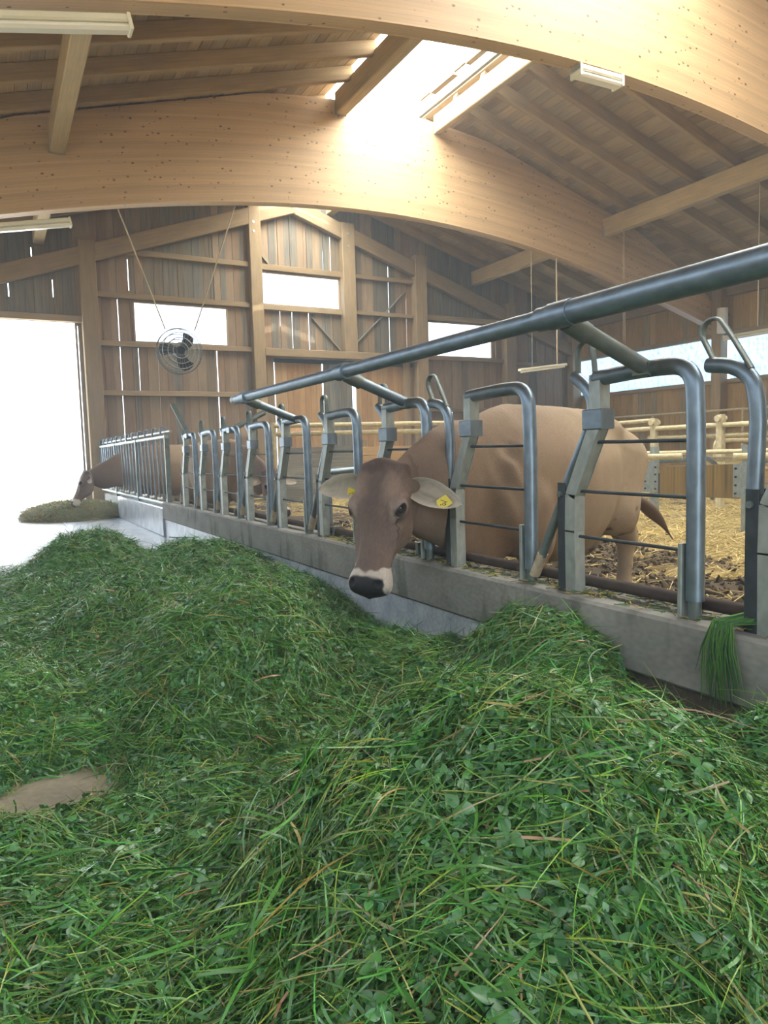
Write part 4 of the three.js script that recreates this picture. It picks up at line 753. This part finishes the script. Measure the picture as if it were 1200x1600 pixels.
// tuft of grass hanging over the kerb and scraps on its top
{
  const t = thing('grass_tuft', 'tuft of green grass hanging over the kerb edge at the right', 'grass', [1.9, 0.455, -1.38], null); t.userData.kind = 'stuff';
  const mats = [std(0x3f6b2c), std(0x55812f), std(0x2d5a2e)];
  const gs = [[], [], []];
  for (let i = 0; i < 90; i++) { const z = rr(-0.035, 0.035), L = rr(0.1, 0.24), e = rr(-0.02, 0.03); gs[i % 3].push(tube([V(0.1 + rr(-0.02, 0.06), 0.03 + rr(0, 0.03), z * 1.5 + 0.07), V(0.0, 0.02 + rr(0, 0.012), z), V(-0.02 + rr(-0.012, 0.004), -0.05, z + e), V(-0.02 + rr(-0.012, 0), -L, z + e * 2)], (q) => 0.0022 * (1 - 0.6 * q), { sides: 4, cap: false })); }
  gs.forEach((g, i) => (part(t, 'grass_blades', merge(g), mats[i]).userData.kind = 'stuff'));
  const s = thing('grass_scraps', 'scattered scraps of grass and straw on top of the kerb', 'grass', [0, 0, 0], null); s.userData.kind = 'stuff';
  const sg = [[], [], []]; for (let i = 0; i < 1500; i++) { const z = rr(-0.8, -4.6), x = rr(1.92, 2.15), a = rr(0, 6.3), L = rr(0.015, 0.06); sg[i % 3].push(tube([V(x, 0.458 + rr(0, 0.01), z), V(x + Math.cos(a) * L, 0.46 + rr(0, 0.014), z + Math.sin(a) * L)], rr(0.001, 0.0022), { sides: 4, cap: false })); }
  sg.forEach((g, i) => (part(s, 'scraps', merge(g), [std(0x3f6b2c), std(0xb09a58), std(0x4d4a2a)][i]).userData.kind = 'stuff'));
}
// ------------------------------------------------------------------ loose straw over the stall bedding
{
  const o = thing('straw_bedding', 'loose golden straw scattered over the stall floor', 'straw', [0, 0, 0]); o.userData.kind = 'stuff';
  const b = (() => { const g = new THREE.BoxGeometry(1, 0.6, 1); return g; })(), list = [], m = new THREE.Matrix4(), c = new THREE.Color();
  for (let i = 0; i < 70000; i++) {
    const f = rnd(), x = 2.2 + 8.5 * Math.pow(f, 1.3), z = rr(-14, -0.8) * (x < 4 ? 0.7 : 1); if (rnd() < muck(x, z) * 0.95) continue;
    const L = rr(0.05, 0.22) * (1 + 0.05 * x), w = rr(0.003, 0.006) * (1 + 0.08 * x);
    m.compose(V(x, stallY(x, z) + rr(0, 0.03), z), new THREE.Quaternion().setFromEuler(new THREE.Euler(rr(-0.25, 0.25), rr(0, 6.28), rr(-0.3, 0.3))), V(L, w, w)); const h = rnd(); c.setRGB(mix(0.42, 0.76, h), mix(0.33, 0.63, h), mix(0.13, 0.29, h)); list.push([m.clone(), c.clone()]);
  }
  const I = new THREE.InstancedMesh(b, std(0xffffff, { roughness: 0.7 }), list.length); I.name = 'straws'; list.forEach(([a, q], i) => { I.setMatrixAt(i, a); I.setColorAt(i, q); }); I.castShadow = I.receiveShadow = true; I.userData.kind = 'stuff'; o.add(I);
}

{
  const o = thing('dung_clods', 'dark trodden clods of dung and straw behind the kerb', 'dung', [0, 0, 0]); o.userData.kind = 'stuff';
  const g = new THREE.IcosahedronGeometry(1, 2), p = g.attributes.position; for (let i = 0; i < p.count; i++) { const k = 1 + 0.5 * noise(p.getX(i) * 2, p.getY(i) * 2, p.getZ(i) * 2); p.setXYZ(i, p.getX(i) * k, p.getY(i) * k, p.getZ(i) * k); }
  const list = [], m = new THREE.Matrix4(), c = new THREE.Color();
  for (let i = 0; i < 32000; i++) { const x = 2.2 + 4.3 * rnd(), z = rr(-9, -0.9), k = muck(x, z); if (rnd() > k * k) continue; const r = 0.004 + 0.022 * Math.pow(rnd(), 3); m.compose(V(x, stallY(x, z) + r * 0.2, z), new THREE.Quaternion().setFromEuler(new THREE.Euler(rr(0, 6), rr(0, 6), rr(0, 6))), V(r * rr(0.9, 2.2), r * 0.6, r * rr(0.8, 1.4))); const h = rnd(); c.setRGB(mix(0.06, 0.2, h * h), mix(0.044, 0.145, h * h), mix(0.026, 0.07, h * h)); list.push([m.clone(), c.clone()]); }
  const I = new THREE.InstancedMesh(g, std(0xffffff, { roughness: 1 }), list.length); I.name = 'clods'; list.forEach(([a, q], i) => { I.setMatrixAt(i, a); I.setColorAt(i, q); }); I.castShadow = I.receiveShadow = true; I.userData.kind = 'stuff'; o.add(I);
}
// ------------------------------------------------------------------ lamps, fan, hanging wires
function tubeLamp(A, B, label, w = 0.16) {
  const a = V(...A), d = V(...B).sub(a), L = d.length(); d.normalize(); const o = thing('tube_lamp', label, 'lamp', A);
  o.quaternion.setFromUnitVectors(V(1, 0, 0), d);
  part(o, 'housing', bar([0, 0.03, 0], [L, 0.03, 0], w, 0.06, [0, 1, 0], 0.012), M.lampBody); part(o, 'diffuser', bar([0.02, -0.03, 0], [L - 0.02, -0.03, 0], w * 0.86, 0.055, [0, 1, 0], 0.02), M.lampTube);
  for (const x of [0.0, L - 0.03]) part(o, 'end_cap', box(x, x + 0.03, -0.062, 0.064, -w / 2 - 0.004, w / 2 + 0.004, 0.006), M.lampBody);
  return o;
}
tubeLamp([5.95, 5.17, -6.22], [6.62, 5.185, -6.22], 'short tube lamp under the nearest arch, right of the skylight', 0.16);
tubeLamp([0.02, 4.24, -6.24], [1.2, 4.50, -6.24], 'long tube lamp under the nearest arch at the upper left corner', 0.13);
tubeLamp([0.1, 4.24, -11.5], [1.22, 4.47, -11.5], 'long tube lamp under the far arch at the left edge', 0.13);
{
  const o = tubeLamp([9.45, 2.58, -11.5], [10.68, 2.73, -11.5], 'tube lamp hanging on two thin wires beyond the cow', 0.1); o.position.set(0, 0, 0); o.quaternion.identity();
  while (o.children.length) o.remove(o.children[0]);
  part(o, 'housing', bar([9.45, 2.6, -11.5], [10.68, 2.75, -11.5], 0.1, 0.05, [0, 1, 0], 0.01), M.lampBody); part(o, 'diffuser', bar([9.5, 2.56, -11.5], [10.63, 2.705, -11.5], 0.08, 0.04, [0, 1, 0], 0.012), M.lampTube);
  for (const [x, y, t, r] of [[9.78, 2.65, 5.0, 0.006], [10.45, 2.74, 4.92, 0.016]]) part(o, 'wire', cyl([x, y, -11.5], [x, t, -11.5], r, 6), M.wire);
}
{
  const o = tubeLamp([15.02, 3.42, -10.95], [15.02, 3.42, -9.2], 'pale tube lamp along the window strip at the right edge', 0.1);
  const w = thing('curtain_roller', 'white upright roller tube on the side wall post', 'roller', [15.05, 3.56, -11.02]); part(w, 'tube', cyl([0, 0, 0], [0, 0.56, 0], 0.12, 18), M.white); part(w, 'bracket', box(-0.02, 0.2, 0.1, 0.16, -0.03, 0.03), M.steelDark); part(w, 'bracket', box(-0.02, 0.2, 0.4, 0.46, -0.03, 0.03), M.steelDark);
}
for (const [x, z, y0, y1, l] of [[11.72, -10.9, 3.2, 5.46, 'thin pair of wires hanging from the right purlin by the far arch'], [11.72, -7.9, 3.0, 5.46, 'thin wire hanging from the right purlin near the picture edge']]) { const o = thing('hanging_wire', l, 'wire', [x, y0, z]); part(o, 'strand', cyl([0, 0, 0], [0, y1 - y0, 0], 0.006, 6), M.wire); if (z < -10) part(o, 'strand', cyl([0.05, 0, 0], [0.03, y1 - y0, 0], 0.006, 6), M.wire); }
{
  // fan: guard rings and wires, three dark blades, motor; two ropes up to the arch
  const o = thing('barn_fan', 'round caged fan with three dark blades hanging on ropes before the gable window', 'fan', [2.68, 2.69, -11.5]);
  const R = 0.35, ring = (r, z) => tube(Array.from({ length: 37 }, (_, i) => V(Math.cos((i / 36) * 6.2832) * r, Math.sin((i / 36) * 6.2832) * r, z)), 0.007, { sides: 6, cap: false });
  const gs = []; for (const [z, f] of [[0.09, 1], [-0.09, -1]]) { for (const r of [0.12, 0.2, 0.28]) gs.push(ring(r, z + f * 0.03 * (1 - r / R))); for (let i = 0; i < 30; i++) { const a = (i / 30) * 6.2832; gs.push(cyl([Math.cos(a) * 0.06, Math.sin(a) * 0.06, z + f * 0.03], [Math.cos(a) * R, Math.sin(a) * R, z * 0.4], 0.0022, 4)); } }
  part(o, 'guard', merge(gs), M.galvPale, 'wire guard'); part(o, 'rim', merge([ring(R, 0.035), ring(R, -0.035)]), M.galvDull);
  const sh = new THREE.Shape(); sh.moveTo(0.02, -0.04); sh.bezierCurveTo(0.1, -0.1, 0.2, -0.14, 0.29, -0.08); sh.bezierCurveTo(0.34, 0.0, 0.3, 0.1, 0.25, 0.12); sh.bezierCurveTo(0.2, 0.06, 0.1, 0.04, 0.02, 0.04); sh.closePath();
  for (let k = 0; k < 3; k++) { const g = extrude(sh, 0.006, 0.001); g.rotateX(0.35); g.rotateZ(0.95 + (k * 2 * Math.PI) / 3); part(o, 'blade', g, M.black); }
  part(o, 'motor', merge([cyl([0, 0, -0.16], [0, 0, 0.03], 0.075, 18), cyl([0, 0, 0.03], [0, 0, 0.06], 0.05, 18)]), M.black);
  for (const [x, y] of [[-0.8, 2.06], [1.0, 2.34]]) part(o, 'rope', cyl([x * 0.25, R * 0.93, 0], [x, y, 0.0], 0.011, 6), M.wire);
}
// ------------------------------------------------------------------ stalls on the right
function pipeThing(name, label, segs, r, mat = M.rail, cat = 'rail') { const [x, y, z] = segs[0][0]; const o = thing(name, label, cat, [x, 0, z]); for (const s of segs) part(o, 'pipe', tube(s.map(([a, b, c]) => [a - x, b, c - z]), r, { fillet: 0.08, sides: 12 }), mat); return o; }
for (const [x, z, lab] of [[6.72, -4.62, 'stall end post with bolted plate at the right, holding the board'], [6.95, -5.98, 'stall end post with bolted plate just right of the cow']]) {
  const o = thing('stall_post', lab, 'post', [x, 0.02, z]);
  part(o, 'post', box(-0.04, 0.04, 0, 0.98, -0.04, 0.04, 0.006), M.galvPale); const pl = part(o, 'plate', box(-0.06, -0.045, 0.44, 0.78, -0.12, 0.1, 0.003), M.galvPale, 'bolted galvanised plate');
  for (let i = 0; i < 4; i++) for (const q of [-0.085, 0.065]) part(pl, 'bolt', cyl([-0.072, 0.48 + i * 0.085, q], [-0.058, 0.48 + i * 0.085, q], 0.012, 6), M.rust);
  part(o, 'top_tube', cyl([-0.15, 0.86, -0.05], [0.05, 0.86, 0.35], 0.035, 12), M.rail); part(o, 'divider_pipe', tube([[0, 0.8, 0], [1.05, 0.82, 0], [1.3, 0.5, 0], [1.05, 0.3, 0]], 0.03, { fillet: 0.2 }), M.galv);
}
{
  const o = thing('stall_board', 'brown plywood board with a cut corner between the stall posts', 'board', [6.8, 0.44, -4.75]);
  const sh = new THREE.Shape([[0, 0], [0, 0.36], [-0.9, 0.33], [-1.0, 0.26], [-1.0, 0.0]].map((q) => new THREE.Vector2(...q))); const g = extrude(sh, 0.03, 0.003); g.rotateY(-Math.PI / 2); part(o, 'panel', g, wood(0xb3925c, oldMap)); part(o, 'edge_strip', box(-0.035, 0.005, 0, 0.25, -1.02, -1.0), M.steelDark); part(o, 'bracket', box(-0.05, -0.03, 0.1, 0.3, -0.02, 0.08), M.galvPale);
}
{
  const o = pipeThing('stall_rail', 'double pale rail on clamped posts along the cubicle heads', [[[9, 1.27, -8.6], [9, 1.27, -4.2]], [[9.05, 1.13, -7.9], [9.05, 1.13, -4.2]]], 0.035);
  for (const z of [0.85, 2.0, 3.6]) { part(o, 'post', box(-0.045, 0.045, 0, 1.42, z - 0.045, z + 0.045), M.rail); part(o, 'clamp', cyl([-0.09, 1.36, z], [0.09, 1.36, z], 0.045, 10), M.rail); }
  part(o, 'pipe', cyl([0, 1.4, 0.85], [-0.05, 1.38, -0.35], 0.03), M.rail);
}
pipeThing('stall_rail', 'low pair of pale pipes behind the stall board', [[[8.2, 0.9, -7.2], [8.2, 0.92, -4.2]], [[8.25, 0.8, -7.2], [8.25, 0.82, -4.2]]], 0.03);
pipeThing('stall_rail', 'thin pale rail along the side wall planks', [[[14.8, 1.78, -14.6], [14.8, 1.76, -9]], [[14.8, 1.45, -14.6], [14.8, 1.43, -9]], [[14.8, 0, -12.8], [14.8, 1.8, -12.8]], [[14.8, 0, -11.6], [14.8, 1.8, -11.6]], [[14.8, 0, -10.3], [14.8, 1.8, -10.3]]], 0.028);
pipeThing('cubicle_divider', 'pale bent cubicle frame behind the double rail', [[[9.3, 0, -6.9], [9.3, 1.05, -6.9], [10.5, 1.05, -6.9]], [[9.3, 0.6, -6.9], [10.5, 0.6, -6.9]]], 0.035, M.rail, 'divider');
pipeThing('cubicle_divider', 'pale bent cubicle frame near the right picture edge', [[[9.25, 0, -5.75], [9.25, 1.3, -5.75]], [[9.25, 0.95, -5.75], [10.3, 0.95, -5.75], [10.5, 0.4, -5.75]], [[9.25, 0.55, -5.75], [10.4, 0.5, -5.75]]], 0.045, M.rail, 'divider');
for (const [z0, z1, l] of [[-8.4, -6.4, 'plank head wall of the cubicles right of the cow'], [-6.38, -4.2, 'plank head wall of the cubicles at the right edge']]) { const o = thing('cubicle_boards', l, 'boards', [10.6, 0, z0]); for (let i = 0; i < 4; i++) part(o, 'plank', box(-0.03, 0.03, 0.06 + i * 0.2, 0.25 + i * 0.2, 0, z1 - z0, 0.004), pick(M.wallR)); part(o, 'post', box(0.03, 0.13, 0, 1.0, 0.1, 0.2), M.post[0]); part(o, 'post', box(0.03, 0.13, 0, 1.0, z1 - z0 - 0.2, z1 - z0 - 0.1), M.post[0]); }
// pen partition and pipes before the gable door
{
  const o = thing('pen_partition', 'grey plank partition before the gable door', 'partition', [5.2, 0, -13.9]); for (let i = 0; i < 8; i++) part(o, 'plank', box(0, 1.75, 0.02 + i * 0.145, 0.16 + i * 0.145, -0.02, 0.02, 0.004), pick(M.greyPlank)); for (const x of [0.1, 1.6]) part(o, 'post', box(x, x + 0.1, 0, 1.2, -0.13, -0.03), M.greyPlank[0]);
  const p = thing('pen_partition', 'orange plank partition behind the cow\'s poll', 'partition', [7.0, 0, -13.9]); for (let i = 0; i < 6; i++) part(p, 'plank', box(0, 3.0, 0.02 + i * 0.19, 0.2 + i * 0.19, -0.02, 0.02, 0.004), pick(M.doorPlank)); for (const x of [0.1, 1.5, 2.8]) part(p, 'post', box(x, x + 0.1, 0, 1.3, -0.13, -0.03), M.post[0]);
  pipeThing('pen_rail', 'upper pair of beige pipes across the pen behind the cow', [[[3.6, 1.45, -9.9], [7.6, 1.47, -9.6]], [[3.6, 1.33, -9.95], [7.6, 1.35, -9.65]], [[3.6, 0, -9.92], [3.6, 1.5, -9.92]], [[7.6, 0, -9.62], [7.6, 1.5, -9.62]]], 0.035, M.rail);
  pipeThing('pen_rail', 'grey pipe at knee height across the pen behind the cow\'s head', [[[3.9, 0.78, -8.7], [6.4, 0.92, -8.3]], [[3.9, 0, -8.7], [3.9, 0.85, -8.7]], [[6.4, 0, -8.3], [6.4, 1.0, -8.3]]], 0.04, M.galv);
  const d = thing('dung_lump', 'dark lump of dung on the bedding behind the cow\'s ear', 'dung', [3.05, 0.05, -5.35]); const g = new THREE.IcosahedronGeometry(0.09, 3), q = g.attributes.position; for (let i = 0; i < q.count; i++) { const k = 1 + 0.5 * fbm(q.getX(i) * 14, q.getY(i) * 14, q.getZ(i) * 14, 3); q.setXYZ(i, q.getX(i) * k, q.getY(i) * k * 0.9 + 0.07, q.getZ(i) * k * 1.2); } g.computeVertexNormals(); part(d, 'lump', g, std(0x4a4038, { roughness: 1 }));
}
// ------------------------------------------------------------------ hay by the far cow, trees outside the open door
{
  const o = thing('hay_heap', 'small heap of pale hay under the far cow by the open door', 'hay', [1.25, 0, -14.0]); o.userData.kind = 'stuff';
  const g = new THREE.SphereGeometry(1, 30, 16, 0, 6.2832, 0, 1.5708); g.scale(0.85, 0.28, 0.9); const p = g.attributes.position; for (let i = 0; i < p.count; i++) p.setY(i, p.getY(i) * (1 + 0.5 * fbm(p.getX(i) * 4, p.getZ(i) * 4, 3, 3))); g.computeVertexNormals(); part(o, 'packed_hay', g, std(0x8d8a63, { roughness: 1 })).userData.kind = 'stuff';
  const I = new THREE.InstancedMesh(new THREE.BoxGeometry(1, 0.5, 1), std(0xffffff, { roughness: 0.9 }), 5000), m = new THREE.Matrix4(), c = new THREE.Color(); for (let i = 0; i < 5000; i++) { const r = Math.sqrt(rnd()), a = rr(0, 6.28), x = Math.cos(a) * r * 0.9, z = Math.sin(a) * r * 0.95, y = 0.28 * Math.sqrt(Math.max(0, 1 - r * r)) + rr(-0.02, 0.03); m.compose(V(x, y, z), new THREE.Quaternion().setFromEuler(new THREE.Euler(rr(-0.5, 0.5), rr(0, 6.28), rr(-0.5, 0.5))), V(rr(0.08, 0.22), 0.007, 0.007)); I.setMatrixAt(i, m); c.setRGB(rr(0.2, 0.42), rr(0.22, 0.38), rr(0.1, 0.2)); I.setColorAt(i, c); } I.name = 'hay_stalks'; I.userData.kind = 'stuff'; o.add(I);
  for (const [x, z, h, l] of [[-3.2, -34, 4.2, 'leafy tree outside the open alley door'], [-7, -40, 5.5, 'taller leafy tree farther out beyond the door']]) {
    const t = thing('tree', l, 'tree', [x, -0.06, z]); part(t, 'trunk', tube([[0, 0, 0], [0.05, h * 0.3, 0], [0, h * 0.55, 0.05]], (q) => 0.18 - 0.08 * q), M.greyPlank[0]);
    const I2 = new THREE.InstancedMesh(new THREE.PlaneGeometry(1, 0.6), std(0x4f7a3a, { roughness: 0.7 }), 2500); for (let i = 0; i < 2500; i++) { const d = V(rr(-1, 1), rr(-1, 1), rr(-1, 1)); if (d.length() > 1) d.normalize(); m.compose(V(d.x * h * 0.33, h * 0.62 + d.y * h * 0.36, d.z * h * 0.33), new THREE.Quaternion().setFromEuler(new THREE.Euler(rr(0, 6), rr(0, 6), rr(0, 6))), V(0.22, 0.22, 0.22)); I2.setMatrixAt(i, m); } I2.name = 'foliage'; I2.userData.kind = 'stuff'; t.add(I2);
  }
}
renderer.render(scene, camera);
